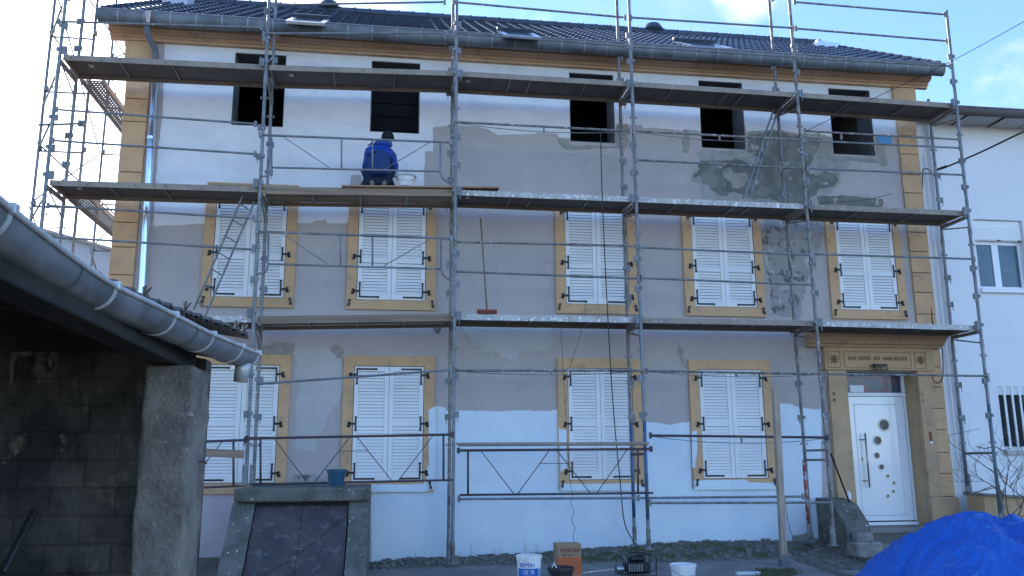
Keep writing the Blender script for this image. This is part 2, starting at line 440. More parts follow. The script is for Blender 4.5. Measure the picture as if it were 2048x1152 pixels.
def skin(name, nodes, edges, m, parent, root=0, sub=2):
    me = bpy.data.meshes.new(name)
    me.from_pydata([n[0] for n in nodes], edges, [])
    o = bpy.data.objects.new(name, me)
    COL.objects.link(o)
    md = o.modifiers.new('skin', 'SKIN')
    if not me.skin_vertices:
        bpy.context.view_layer.objects.active = o
    for i, n in enumerate(nodes):
        sv = me.skin_vertices[0].data[i]
        r = n[1]
        sv.radius = (r, r) if not isinstance(r, (tuple, list)) else r
        sv.use_root = (i == root)
    md.use_smooth_shade = True
    ss = o.modifiers.new('sub', 'SUBSURF'); ss.levels = sub; ss.render_levels = sub
    dg = bpy.context.evaluated_depsgraph_get()
    dg.update()
    me2 = bpy.data.meshes.new_from_object(o.evaluated_get(dg))
    bpy.data.objects.remove(o)
    me2.materials.clear(); me2.materials.append(m)
    for p in me2.polygons: p.use_smooth = True
    xs = [v.co.x for v in me2.vertices]; ys = [v.co.y for v in me2.vertices]; zs = [v.co.z for v in me2.vertices]
    loc = Vector(((min(xs)+max(xs))/2, (min(ys)+max(ys))/2, min(zs)))
    me2.transform(Matrix.Translation(-loc))
    return inst(name, me2, parent, loc)
# ------------------------------------------------------------ ground
def gz(x, y):
    if y > 0.2: base = 0.12
    else: base = 0.0
    pts = [(-50, 0.0), (4.4, 0.03), (5.8, 0.07), (7, 0.10), (8.3, 0.17), (10, 0.24), (11.2, 0.24), (12.5, 0.20), (13.2, 0.10), (20, 0.12), (80, 0.12)]
    h = 0
    for (a, ha), (b, hb) in zip(pts, pts[1:]):
        if a <= x <= b:
            h = ha+(hb-ha)*(x-a)/(b-a)
    if y < 0:
        base = h*max(0, min(1, 1+(y+0.15)/1.15))
    n = noise.fractal(Vector((x*1.7, y*1.7, 0)), 1, 2, 4)*0.022 if -12 < y < 2 and -5 < x < 25 else 0
    return base + n
gx = [-600, -200, -60, -20, -8, -4] + [-2+i*0.11 for i in range(200)] + [20.5, 24, 32, 60, 200, 600]
gy = [-600, -200, -60, -30, -20, -14, -11, -9] + [-7.6+i*0.11 for i in range(72)] + [0.6, 2, 9, 20, 60, 200, 600]
vs = [(x, y, gz(x, y)) for y in gy for x in gx]
nx = len(gx)
fs = [(j*nx+i, j*nx+i+1, (j+1)*nx+i+1, (j+1)*nx+i) for j in range(len(gy)-1) for i in range(nx-1)]
me = bpy.data.meshes.new('ground'); me.from_pydata(vs, [], fs); me.materials.append(m_dirt)
for p in me.polygons: p.use_smooth = True
ground = inst('ground', me); tag(ground, kind='structure')
def slab(px, z, th, seed, name='concrete_path'):
    pts = [(p.x, p.y) for p in [atz(x, y, z) for x, y in px]]
    pts = jag(pts, 0.03, 0.09, seed)
    bm = B(); prism(bm, pts, 'z', z-th, z)
    return tag(obj(name, bm, m_slab), kind='structure')
s1 = [(p.x, p.y) for p in [atz(x, y, 0.045) for x, y in [(742, 1139), (903, 1134), (1010, 1127), (1160, 1127), (1290, 1117), (1440, 1110), (1562, 1107), (1580, 1119), (1626, 1134), (1650, 1144)]]]
s1 += [(10.9, -6.4), (2.6, -6.4)]
bm = B(); prism(bm, jag(s1, 0.03, 0.09, 3), 'z', -0.07, 0.045)
tag(obj('concrete_path', bm, m_slab), kind='structure')
s2 = [(p.x, p.y) for p in [atz(x, y, 0.04) for x, y in [(1668, 1141), (1760, 1139)]]] + [(14.5, -2.9), (14.2, -6.5), (11.0, -6.5)]
bm = B(); prism(bm, jag(s2, 0.03, 0.09, 5), 'z', -0.07, 0.04)
tag(obj('concrete_path', bm, m_slab), kind='structure')
# crack line between two pours, a narrow recessed joint
bm = B(); a, b = atz(1375, 1117, 0.047), atz(1560, 1129, 0.047)
beam(bm, a, b, 0.018, 0.004); tag(obj('path_joint', bm, m_gap), kind='structure')

# ------------------------------------------------------------ the house
house = thing('house', 'three-storey house being repainted, ochre window surrounds, white louvred shutters, slate-blue roof, wrapped in scaffolding', 'house', (7.5, 0.0, 0.0))
UW = [(1.821, 2.714), (4.240, 5.128), (7.937, 8.803), (10.50, 11.39), (13.19, 14.075)]
UB, UT = 7.481, 8.862
WT = 0.52
XL, XR, ZT = 0.06, 14.94, 9.27
DX0, DX1, DZ0, DZ1 = 13.02, 14.42, 0.40, 3.22
def holed_wall(bm, x0, x1, z0, z1, y0, y1, holes):
    xs = sorted({x0, x1} | {h[0] for h in holes} | {h[1] for h in holes})
    zs = sorted({z0, z1} | {h[2] for h in holes} | {h[3] for h in holes})
    def hole(cx, cz): return any(h[0] < cx < h[1] and h[2] < cz < h[3] for h in holes)
    def q(a, b, c, d): bm.faces.new([bm.verts.new(p) for p in (a, b, c, d)])
    solid = {}
    for i in range(len(xs)-1):
        for j in range(len(zs)-1):
            solid[i, j] = not hole((xs[i]+xs[i+1])/2, (zs[j]+zs[j+1])/2)
    for (i, j), s in solid.items():
        if not s: continue
        a, b, c, d = xs[i], xs[i+1], zs[j], zs[j+1]
        q((a, y0, c), (b, y0, c), (b, y0, d), (a, y0, d))
        q((a, y1, c), (a, y1, d), (b, y1, d), (b, y1, c))
        if not solid.get((i-1, j), False): q((a, y0, c), (a, y0, d), (a, y1, d), (a, y1, c))
        if not solid.get((i+1, j), False): q((b, y0, c), (b, y1, c), (b, y1, d), (b, y0, d))
        if not solid.get((i, j-1), False): q((a, y0, c), (a, y1, c), (b, y1, c), (b, y0, c))
        if not solid.get((i, j+1), False): q((a, y0, d), (b, y0, d), (b, y1, d), (a, y1, d))
    bmesh.ops.remove_doubles(bm, verts=bm.verts, dist=1e-5)
bm = B()
holed_wall(bm, XL, XR, -0.3, ZT, 0.0, WT, [(a, b, UB, UT) for a, b in UW] + [(DX0, DX1, DZ0, DZ1)])
obj('wall', bm, m_render, house)
for nm, bb in (('gable_wall', (XL, XL+0.4, WT, 8.4)), ('gable_wall', (XR-0.4, XR, WT, 8.4)), ('back_wall', (XL+0.4, XR-0.4, 8.0, 8.4))):
    bm = B()
    x0, x1, y0, y1 = bb
    if nm == 'gable_wall':
        prism(bm, [(y0, -0.3), (y1, -0.3), (y1, 9.2), (4.0, 11.85), (y0, 9.62)], 'x', x0, x1)
    else:
        box(bm, x0, x1, y0, y1, -0.3, 9.2)
    obj(nm, bm, m_render, house)
# rooms behind the open top-floor windows and the door
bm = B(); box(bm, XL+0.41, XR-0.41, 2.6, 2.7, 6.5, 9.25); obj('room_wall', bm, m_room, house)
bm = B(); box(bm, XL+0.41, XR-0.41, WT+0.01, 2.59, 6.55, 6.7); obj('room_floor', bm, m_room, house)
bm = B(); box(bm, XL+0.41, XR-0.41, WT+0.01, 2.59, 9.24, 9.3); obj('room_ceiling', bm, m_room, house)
for a, b in UW:
    # bare masonry lining of the reveal, a few mm proud of the rough hole
    for x0, x1 in ((a+0.001, a+0.012), (b-0.012, b-0.001)):
        bm = B(); box(bm, x0, x1, 0.004, WT-0.003, UB+0.012, UT-0.012); obj('window_reveal', bm, m_reveal, house)
    bm = B(); box(bm, a+0.001, b-0.001, 0.006, WT-0.003, UT-0.012, UT-0.001); obj('window_soffit', bm, m_reveal, house)
    bm = B(); box(bm, a+0.001, b-0.001, 0.006, WT-0.003, UB+0.001, UB+0.012); obj('window_sill', bm, m_reveal, house)
# old roller boards leaning inside the second opening
a, b = UW[1]
for k in range(5):
    bm = B(); box(bm, a+0.02, b-0.02, 0.60+0.004*k, 0.62+0.004*k, UB+0.02+k*0.27, UB+0.27+k*0.27)
    obj('inner_board', bm, m_hat, house)

# quoins: stone blocks up both corners with recessed joints
def quoins(x0, x1, zs, side):
    for k in range(len(zs)-1):
        j = 0.006
        bm = B()
        prism(bm, [(x0, -0.045), (x1, -0.045), (x1, -0.002), (x0, -0.002)], 'z', zs[k]+j, zs[k+1]-j)
        bmesh.ops.bevel(bm, geom=list(bm.edges), offset=0.006, segments=1, affect='EDGES')
        obj('quoin_block', bm, m_ochre, house)
        bm = B()
        if side < 0: box(bm, XL-0.045, XL-0.001, -0.001, 0.44 if k % 2 else 0.62, zs[k]+j, zs[k+1]-j)
        else: box(bm, XR+0.001, XR+0.045, -0.001, 0.44 if k % 2 else 0.62, zs[k]+j, zs[k+1]-j)
        obj('quoin_block', bm, m_ochre, house)
random.seed(5)
def zlist(z0, z1, h):
    out = [z0]
    while out[-1] < z1-h*0.6:
        out.append(out[-1]+h*random.uniform(0.93, 1.07))
    out[-1] = z1
    return out
quoins(0.016, 0.416, zlist(0.05, 8.58, 0.455), -1)
quoins(14.581, 14.985, zlist(3.9, 8.58, 0.405), 1)
quoins(14.70, 14.985, zlist(0.95, 3.66, 0.39), 1)
for x0, x1 in ((-0.04, 0.45), (14.55, 15.04)):
    bm = B(); box(bm, x0, x1, -0.075, -0.002, 8.584, 8.94, 0.012)
    obj('pilaster_cap', bm, m_ochre, house)
# cornice: moulded stone in lengths
prof = [(-0.003, 8.945), (-0.085, 8.945), (-0.085, 8.985), (-0.125, 9.0), (-0.135, 9.045), (-0.20, 9.055), (-0.225, 9.085), (-0.25, 9.09), (-0.25, 9.25), (-0.003, 9.25)]
cx = [-0.30, 1.3]
while cx[-1] < 13.8: cx.append(cx[-1]+random.uniform(1.15, 1.45))
cx[-1] = 15.30
for a, b in zip(cx, cx[1:]):
    bm = B(); prism(bm, prof, 'x', a+0.003, b-0.003)
    obj('cornice_stone', bm, m_cornice, house)
for s, X in ((-1, XL), (1, XR)):     # returns of the cornice round the corners
    bm = B()
    prism(bm, [(X+s*0.002, 8.945), (X+s*0.085, 8.945), (X+s*0.085, 8.985), (X+s*0.135, 9.045), (X+s*0.20, 9.055), (X+s*0.24, 9.09), (X+s*0.24, 9.25), (X+s*0.002, 9.25)], 'y', 0.002, 0.9)
    obj('cornice_stone', bm, m_cornice, house)
    bm = B()
    prism(bm, [(X+s*0.002, 8.60), (X+s*0.03, 8.60), (X+s*0.13, 8.84), (X+s*0.15, 8.94), (X+s*0.002, 8.94)], 'y', 0.03, 0.7)
    obj('cornice_bracket', bm, m_cornice, house)

# roof
EY, EZ, RY, RZ = -0.44, 9.29, 4.0, 12.0
sl = math.atan2(RZ-EZ, RY-EY); SLEN = math.hypot(RZ-EZ, RY-EY)
RX0, RX1 = -0.36, 15.36
bm = B()
prism(bm, [(EY+0.03, EZ-0.06), (RY, RZ-0.06), (8.7, 9.1), (8.7, 9.03), (RY, RZ-0.14), (EY+0.03, EZ-0.12)], 'x', RX0+0.02, RX1-0.02)
roof = obj('roof', bm, m_tile, house)
# interlocking tile
TW, TL = 0.262, 0.345
def tile_bm():
    bm = B()
    xsn = [(0.0, 0.0), (0.05, 0.0), (0.13, 0.004), (0.175, 0.006), (0.205, 0.032), (0.235, 0.038), (0.262, 0.014)]
    L = TL+0.06
    rows = []
    for (s, dz) in ((0, 0.030), (L, 0.0)):
        rows.append([bm.verts.new((x, s*math.cos(sl)-(h+dz)*math.sin(sl), s*math.sin(sl)+(h+dz)*math.cos(sl))) for x, h in xsn])
    low = [bm.verts.new((x, -(h*0.9+0.006)*math.sin(sl), (h*0.9+0.006)*math.cos(sl))) for x, h in xsn]
    for k in range(len(xsn)-1):
        bm.faces.new((rows[0][k], rows[0][k+1], rows[1][k+1], rows[1][k]))
        bm.faces.new((low[k], low[k+1], rows[0][k+1], rows[0][k]))
    return bm
tile_me = mesh_of('roof_tile', tile_bm(), m_tile)
NT = int((RX1-RX0)/TW)
tw = (RX1-RX0)/NT
NR = int(SLEN/TL)
tl = SLEN/NR
for r in range(5):
    for i in range(NT):
        p = (RX0+i*tw, EY+r*tl*math.cos(sl), EZ+r*tl*math.sin(sl)-0.02)
        inst('roof_tile', tile_me, roof, p, scale=(tw/TW, 1, 1))
bm = B()
src = tile_bm()
sv = [v.co.copy() for v in src.verts]; sf = [[v.index for v in f.verts] for f in src.faces]
src.verts.ensure_lookup_table()
for k, v in enumerate(src.verts): v.index = k
sf = [[v.index for v in f.verts] for f in src.faces]
for r in range(5, NR):
    for i in range(NT):
        o = Vector((RX0+i*tw, EY+r*tl*math.cos(sl)+random.uniform(-.004, .004), EZ+r*tl*math.sin(sl)-0.02))
        nv = [bm.verts.new(c+o) for c in sv]
        for f in sf: bm.faces.new([nv[k] for k in f])
tag(obj('upper_roof_tiles', bm, m_tile, roof), kind='stuff')
rt = B(); lathe(rt, (0, 0, 0), [(0.11, 0), (0.12, 0.30), (0.13, 0.30), (0.13, 0.34)], 10)
rt.transform(Matrix.Rotation(math.pi/2, 4, 'Y'))
rtm = mesh_of('ridge_tile', rt, m_tile)
n = int((RX1-RX0)/0.34)
for i in range(n):
    inst('ridge_tile', rtm, roof, (RX0+i*(RX1-RX0)/n, RY, RZ+0.01))
for X in (RX0, RX1):               # verge tiles down the gable edge
    bm = B()
    for r in range(NR):
        a = Vector((X, EY+r*tl*math.cos(sl), EZ+r*tl*math.sin(sl)+0.03)); b = a+Vector((0, (tl+.03)*math.cos(sl), (tl+.03)*math.sin(sl)-0.02))
        beam(bm, a, b, 0.05, 0.10)
    tag(obj('verge_tiles', bm, m_tile, roof), kind='stuff')
def on_roof(x, y, up=0.0):
    d = _ray(x, y); s = math.tan(sl)
    t = (EZ+up+s*(CY-EY)-CZ)/(d.z-s*d.y)
    return CAMP+d*t
for (x0, y0), (x1, y1) in (((572, 36), (650, 42)), ((1008, 65), (1083, 70)), ((1382, 87), (1470, 93))):
    a = on_roof(x0, y0, 0.1); b = on_roof(x1, y1, 0.1)
    X0, X1 = a.x, b.x; yb = (a.y+b.y)/2
    s0 = (yb-EY)/math.cos(sl)
    def RP(x, s, h): return Vector((x, EY+s*math.cos(sl)-h*math.sin(sl), EZ+s*math.sin(sl)+h*math.cos(sl)))
    W2 = 0.09
    L = 1.15
    def bar(xa, xb, sa, sb, h0, h1, nm, mt, par):
        bm = B()
        v = [bm.verts.new(RP(x, s, h)) for h in (h0, h1) for x, s in ((xa, sa), (xb, sa), (xb, sb), (xa, sb))]
        for q in ((0,3,2,1),(4,5,6,7),(0,1,5,4),(1,2,6,5),(2,3,7,6),(3,0,4,7)): bm.faces.new([v[i] for i in q])
        return obj(nm, bm, mt, par)
    fr = bar(X0, X1, s0, s0+W2, 0.0, 0.05, 'roof_window', m_skyframe, roof)
    fr['label'] = 'pale metal-framed roof window'
    bar(X0, X0+W2, s0+W2+0.002, s0+L, 0.0, 0.055, 'window_frame', m_skyframe, roof)
    bar(X1-W2, X1, s0+W2+0.002, s0+L, 0.0, 0.055, 'window_frame', m_skyframe, roof)
    bar(X0, X1, s0+L+0.002, s0+L+0.10, 0.0, 0.12, 'window_frame', m_tile, roof)
    bar(X0+W2+0.002, X1-W2-0.002, s0+W2+0.002, s0+L-0.002, 0.0, 0.045, 'window_pane', m_glass2, roof)
for x, y in ((658, 22), (1306, 66)):
    p = at(x, y+3, RY)
    bm = B(); lathe(bm, (p.x, RY, RZ+0.05), [(0.26, 0), (0.25, 0.06), (0.19, 0.16), (0.08, 0.22), (0.0, 0.23)], 14)
    obj('ridge_vent', bm, m_tile, roof, smooth=True)
p = at(1648, 100, 3.2); bm = B()
prism(bm, [(p.x-0.30, p.z-0.12), (p.x+0.12, p.z-0.12), (p.x+0.34, p.z+0.1), (p.x-0.28, p.z+0.14)], 'y', 3.0, 3.5)
obj('vent_cowl', bm, m_skyframe, roof)
p = at(352, 12, 3.0); bm = B(); box(bm, p.x-0.25, p.x+0.28, 2.8, 3.4, p.z-0.2, p.z+0.45, 0.02)
obj('chimney', bm, m_bgwall, roof)

# house gutter: deep zinc half-round with strap brackets
GY, GZ = -0.47, 9.245
gprof = []
for k in range(13):
    t = math.pi*k/12
    gprof.append((GY-0.115*math.cos(t), GZ-0.21*math.sin(t)**0.8))
bm = B()
inner = [(GY-0.108*math.cos(math.pi*k/12), GZ-0.20*math.sin(math.pi*k/12)**0.8) for k in range(13)]
prism(bm, gprof+inner[::-1], 'x', RX0-0.02, RX1+0.02)
g = obj('gutter', bm, m_zinc, house, smooth=True, auto=35)
for X in (RX0-0.021, RX1+0.008):
    bm = B(); prism(bm, gprof, 'x', X, X+0.012); obj('gutter_end', bm, m_zinc, g)
bm = B(); tube(bm, [(RX0-0.02, GY-0.117, GZ), (RX1+0.02, GY-0.117, GZ)], 0.013, 8); obj('gutter_rim', bm, m_strap, g, smooth=True)
so = [(GY-0.121*math.cos(math.pi*k/12), GZ-0.216*math.sin(math.pi*k/12)**0.8) for k in range(13)]
si = [(GY-0.1155*math.cos(math.pi*k/12), GZ-0.2105*math.sin(math.pi*k/12)**0.8) for k in range(13)]
bm = B(); prism(bm, so+si[::-1], 'x', 0, 0.022); stm = mesh_of('gutter_strap', bm, m_strap)
x = RX0+0.3
while x < RX1-0.1:
    inst('gutter_strap', stm, g, (x, 0, 0))
    x += 0.43
bm = B()
tube(bm, [(0.42, -0.47, 9.05), (0.42, -0.47, 8.95), (0.43, -0.42, 8.86), (0.49, -0.16, 8.74), (0.50, -0.12, 8.62), (0.51, -0.11, 8.5)], 0.055, 12)
dp = obj('downpipe', bm, m_zinc, house, smooth=True)
bm = B(); tube(bm, [(0.51, -0.11, 8.56), (0.545, -0.11, 6.5), (0.585, -0.11, 4.4), (0.60, -0.11, 0.4)], 0.06, 14)
obj('pipe_length', bm, m_pipe, dp, smooth=True)
for z in (8.45, 7.1, 6.0, 4.25, 2.4):
    bm = B(); lathe(bm, (0.51+0.09*(8.5-z)/8, -0.11, z), [(0.067, 0), (0.067, 0.05)], 14, True, True); obj('pipe_collar', bm, m_pipe, dp)
bm = B(); prism(bm, [(0.40, 9.24), (0.50, 9.24), (0.49, 9.03), (0.43, 9.03)], 'y', -0.60, -0.594); obj('solder_patch', bm, mat('bare_pink_patch', (0.52, 0.40, 0.36), 0.7), g)

# ------------------------------------------------------------ coats of paint and plaster on the wall
Y1, Y2, Y3 = -0.004, -0.007, -0.011
sheet('white_paint_coat', [(330, 82), (540, 92), (900, 116), (1240, 137), (1540, 157), (1786, 172), (1798, 275), (1770, 272), (1745, 271), (1745, 290), (1700, 290), (1645, 275), (1640, 265), (1600, 268), (1580, 272), (1550, 260), (1520, 263), (1494, 265), (1490, 250), (1408, 250), (1400, 262), (1370, 258), (1365, 262), (1330, 257), (1286, 256), (1285, 250), (1258, 250), (1255, 247), (1235, 247), (1225, 270), (1140, 275), (1118, 275), (1115, 267), (1075, 265), (1070, 268), (995, 270), (975, 258), (955, 253), (905, 250), (866, 255), (866, 303), (850, 303), (848, 372), (846, 420), (700, 440), (693, 447), (655, 446), (652, 440), (632, 441), (620, 446), (596, 446), (420, 446), (350, 450), (306, 452), (316, 300), (325, 230)], Y1, 0.004, m_white, house, 0.012, 1)
# bare squares left under the second opening
sheet('bare_render_patch', [(703, 350), (722, 350), (724, 372), (700, 372)], Y2, 0.004, m_render, house, 0.01, 6)
sheet('white_paint_coat', [(742, 968), (858, 965), (858, 822), (872, 812), (890, 815), (893, 822), (1010, 822), (1060, 820), (1100, 823), (1118, 818), (1118, 978), (1291, 978), (1290, 845), (1310, 845), (1340, 850), (1380, 843), (1384, 976), (1551, 976), (1540, 812), (1560, 807), (1580, 808), (1600, 816), (1642, 818), (1646, 1090), (1500, 1115), (1100, 1135), (742, 1140)], Y1, 0.004, m_fresh, house, 0.016, 2)
sheet('white_paint_coat', [(400, 984), (474, 984), (470, 1112), (398, 1114)], Y1, 0.004, m_thin, house, 0.01, 3, label='lilac first coat')
sheet('plinth', [(390, 1116), (474, 1114), (470, 1170), (390, 1170)], -0.03, 0.027, m_plinth, house, 0.01, 4)
P = [([(1400, 300), (1496, 301), (1496, 264), (1550, 258), (1605, 270), (1650, 270), (1664, 274), (1667, 310), (1700, 326), (1690, 340), (1680, 350), (1684, 365), (1664, 385), (1640, 396), (1636, 412), (1510, 412), (1410, 408), (1406, 385), (1398, 365), (1383, 362), (1388, 345), (1400, 330), (1400, 316), (1390, 306)], m_pale, 0.04, 0),
     ([(1400, 322), (1422, 320), (1462, 321), (1482, 319), (1500, 328), (1524, 322), (1512, 312), (1496, 304), (1497, 268), (1550, 263), (1604, 274), (1645, 278), (1636, 300), (1624, 325), (1618, 345), (1624, 380), (1616, 411), (1590, 411), (1550, 400), (1530, 396), (1505, 401), (1492, 388), (1466, 384), (1455, 392), (1436, 388), (1424, 380), (1418, 372), (1404, 365), (1402, 352), (1390, 355), (1386, 350), (1398, 340)], m_plaster, 0.05, 1),
     ([(1445, 340), (1462, 336), (1468, 346), (1490, 344), (1496, 356), (1486, 372), (1466, 376), (1458, 362), (1448, 356)], m_plaster2, 0.05, 2),
     ([(1620, 348), (1634, 352), (1648, 340), (1658, 345), (1666, 345), (1674, 352), (1677, 362), (1668, 372), (1650, 376), (1636, 378), (1630, 392), (1621, 392)], m_plaster, 0.04, 1),
     ([(1640, 286), (1662, 284), (1664, 309), (1700, 313), (1751, 312), (1752, 276), (1770, 276), (1771, 312), (1777, 330), (1766, 333), (1758, 324), (1700, 321), (1684, 327), (1668, 324), (1655, 318), (1637, 316)], m_plaster2, 0.03, 1),
     ([(1634, 393), (1700, 391), (1742, 396), (1764, 398), (1768, 412), (1640, 412)], m_plaster, 0.03, 1),
     ([(1527, 436), (1645, 436), (1646, 470), (1632, 520), (1615, 560), (1600, 636), (1545, 628), (1538, 560), (1526, 500)], m_plaster3, 0.06, 0),
     ([(1117, 276), (1138, 280), (1142, 290), (1232, 292), (1233, 250), (1255, 250), (1257, 285), (1250, 297), (1200, 295), (1160, 300), (1128, 296), (1118, 287)], m_plaster2, 0.03, 0),
     ([(1366, 258), (1376, 262), (1380, 292), (1376, 306), (1367, 305)], m_plaster2, 0.03, 0),
     ([(526, 690), (560, 682), (588, 688), (585, 712), (526, 712)], m_plaster2, 0.04, 0),
     ([(661, 694), (672, 690), (684, 696), (686, 706), (676, 716), (664, 710)], m_plaster2, 0.04, 0),
     ([(590, 700), (655, 690), (684, 716), (684, 800), (650, 840), (630, 900), (590, 900)], m_ghost, 0.10, 0),
     ([(940, 640), (1100, 640), (1100, 700), (1010, 715), (930, 690)], m_ghost, 0.12, 0),
     ([(586, 948), (686, 952), (686, 975), (586, 975)], m_plaster3, 0.03, 0),
     ([(866, 646), (878, 643), (885, 655), (876, 668), (868, 660)], m_plaster, 0.03, 0),
     ([(1358, 690), (1368, 705), (1364, 712), (1372, 735), (1366, 728), (1356, 704)], m_plaster2, 0.03, 0),
     ([(1604, 1068), (1625, 1063), (1628, 1075), (1650, 1080), (1660, 1095), (1640, 1120), (1560, 1120), (1560, 1092), (1585, 1088), (1585, 1072)], m_plaster2, 0.03, 0)]
for k, (px, mt, am, lv) in enumerate(P):
    sheet('plaster_patch', px, -0.0078-0.003*lv-0.00013*k, 0.0025, mt, house, am, 20+k, 0.016)
sheet('blue_sheet_patch', [(1754, 271), (1782, 272), (1783, 290), (1757, 289)], -0.015, 0.004, m_sticker, house, 0.004, 9)
# unpainted strip behind the downpipe stays bare taupe

# ------------------------------------------------------------ shuttered windows
OW = [(1.499, 3.042), (3.919, 5.459), (7.612, 9.130), (10.017, 11.563), (12.874, 14.404)]
SW = [(1.678, 2.858), (4.102, 5.273), (7.800, 8.949), (10.205, 11.394), (13.074, 14.242)]
ZM0, ZM1, ZMB, ZMT = 4.391, 6.245, 4.215, 6.40
ZL0, ZL1, ZLB, ZLT = 1.312, 3.228, 1.135, 3.406
LW, SY0, SY1 = 0.585, -0.036, -0.004
def leaf_frame(H, zmid):
    bm = B(); st = 0.075
    box(bm, 0, st, -0.036, -0.004, 0, H, 0.003); box(bm, LW-st, LW, -0.036, -0.004, 0, H, 0.003)
    for z0, z1 in ((0, 0.10), (zmid-0.045, zmid+0.045), (H-0.085, H)):
        box(bm, st+0.001, LW-st-0.001, -0.034, -0.004, z0, z1, 0.003)
    return bm
def slat_mesh():
    bm = B()
    w = LW-2*0.075-0.004
    v = [bm.verts.new(p) for p in ((0, -0.034, 0.0), (w, -0.034, 0.0), (w, -0.029, 0.0), (0, -0.029, 0.0), (0, -0.016, 0.049), (w, -0.016, 0.049), (w, -0.011, 0.049), (0, -0.011, 0.049))]
    for q in ((0,3,2,1),(4,5,6,7),(0,1,5,4),(1,2,6,5),(2,3,7,6),(3,0,4,7)): bm.faces.new([v[i] for i in q])
    return mesh_of('slat', bm, m_shutter)
slat_me = slat_mesh()
BK = {}
for key_, H_ in (('m', ZM1-ZM0), ('l', ZL1-ZL0)):
    bm = B(); box(bm, 0.071, LW-0.071, -0.0075, -0.0042, 0.095, H_-0.08); BK[key_] = mesh_of('louvre_shade_board', bm, m_back)  # backing coloured grey to stand for the shade in the louvre gaps
def hinge_mesh(kind, s):
    """s=+1: hinge on the right edge, x=0 at that edge; kind 'mid', 'low', 'top'"""
    bm = B(); t = 1 if kind == 'low' else -1
    y0, y1 = -0.045, -0.037
    def bb(xa, xb, za, zb, ya=y0, yb=y1):
        box(bm, min(xa*s, xb*s), max(xa*s, xb*s), ya, yb, za, zb)
    if kind == 'mid':
        bb(-0.058, -0.030, -0.11, 0.11); bb(-0.030, 0.05, -0.018, 0.018, -0.056, -0.046)
        for z in (0.11, -0.11): lathe(bm, (-0.044*s, -0.041, z-0.012), [(0.02, 0), (0.02, 0.024)], 8, True, True)
    else:
        bb(-0.058, -0.030, -0.065*t, 0.20*t) if t > 0 else bb(-0.058, -0.030, -0.20, 0.065)
        if t > 0: bb(-0.36, -0.059, -0.065, -0.035)
        else: bb(-0.36, -0.059, 0.035, 0.065)
        bb(-0.030, 0.05, 0.05*t-0.018, 0.05*t+0.018, -0.056, -0.046)
        lathe(bm, (-0.044*s, -0.041, 0.20*t-0.012), [(0.02, 0), (0.02, 0.024)], 8, True, True)
        lathe(bm, (-0.36*s, -0.041, -0.05*t-0.016), [(0.021, 0), (0.021, 0.03)], 8, True, True)
    zc = 0 if kind == 'mid' else 0.05*t
    lathe(bm, (0.065*s, -0.062, zc-0.035), [(0.022, 0), (0.026, 0.01), (0.02, 0.03), (0.026, 0.06), (0.018, 0.07)], 8, True, True)
    bb(0.05, 0.10, zc-0.06, zc-0.02, -0.06, -0.051)
    return mesh_of('hinge', bm, m_iron)
HM = {(k, s): hinge_mesh(k, s) for k in ('mid', 'low', 'top') for s in (-1, 1)}
bm = B(); box(bm, -0.012, 0.012, -0.075, -0.051, -0.05, 0.05); box(bm, -0.03, 0.015, -0.085, -0.076, 0.02, 0.055); box(bm, -0.008, 0.03, -0.085, -0.076, -0.07, -0.02)
catch_me = mesh_of('shutter_catch', bm, m_iron)
FM = {}
for key, H, zm in (('m', ZM1-ZM0, 0.70), ('l', ZL1-ZL0, 0.95)):
    FM[key] = (mesh_of('shutter', leaf_frame(H, zm), m_shutter), H, zm)
def window(i, key):
    x0, x1 = SW[i]; o0, o1 = OW[i]
    if key == 'm': zb, zt, z0, z1 = ZMB, ZMT, ZM0, ZM1
    else: zb, zt, z0, z1 = ZLB, ZLT, ZL0, ZL1
    g = 0.010
    mid = 0
    bm = B()
    a0, a1, b0, b1 = x0-g, x1+g, z0-g, z1+g
    # ring of stone: four butted pieces in one surround, its front 50 mm proud
    for q in ((o0, a0, zb, zt), (a1, o1, zb, zt), (a0+0.0005, a1-0.0005, zb, b0), (a0+0.0005, a1-0.0005, b1, zt)):
        box(bm, q[0], q[1], -0.05, -0.0015, q[2], q[3])
    obj('window_surround', bm, m_ochre, house)
    bm = B(); box(bm, a0+0.001, a1-0.001, -0.0035, -0.0015, b0+0.001, b1-0.001); obj('gap_shade_sheet', bm, m_gap, house)  # dark sheet painting the shade in the gap round the shutters
    me, H, zm = FM[key]
    wdt = (x1-x0)/2-0.003
    for s in (-1, 1):
        X = x0 if s < 0 else x1-wdt
        sc = wdt/LW
        sh = inst('shutter', me, house, (X, 0, z0), scale=(sc, 1, 1))
        def sub(nm, me_, lx, lz, scx=1):
            o = bpy.data.objects.new(nm, me_); COL.objects.link(o); o.parent = sh
            o.location = (lx, 0, lz); o.scale = (scx, 1, 1)
        sub('louvre_shade_board', BK[key], 0, 0)
        for za, zb2 in ((0.102, zm-0.047), (zm+0.047, H-0.087)):
            nsl = round((zb2-za-0.006)/0.0535); pit = (zb2-za-0.004)/nsl
            for k in range(nsl):
                sub('slat', slat_me, 0.077, za+k*pit)
        xe = 0 if s < 0 else LW
        sub('hinge', HM['mid', s], xe, zm+0.06 if key == 'm' else zm, 1/sc)
        sub('hinge', HM['low', s], xe, 0.095, 1/sc)
        sub('hinge', HM['top', s], xe, H-0.095, 1/sc)
        inst('shutter_catch', catch_me, house, ((o0+0.055) if s < 0 else (o1-0.055), 0, z0-0.06), scale=(s, 1, 1))
for i in range(5): window(i, 'm')
for i in range(4): window(i, 'l')
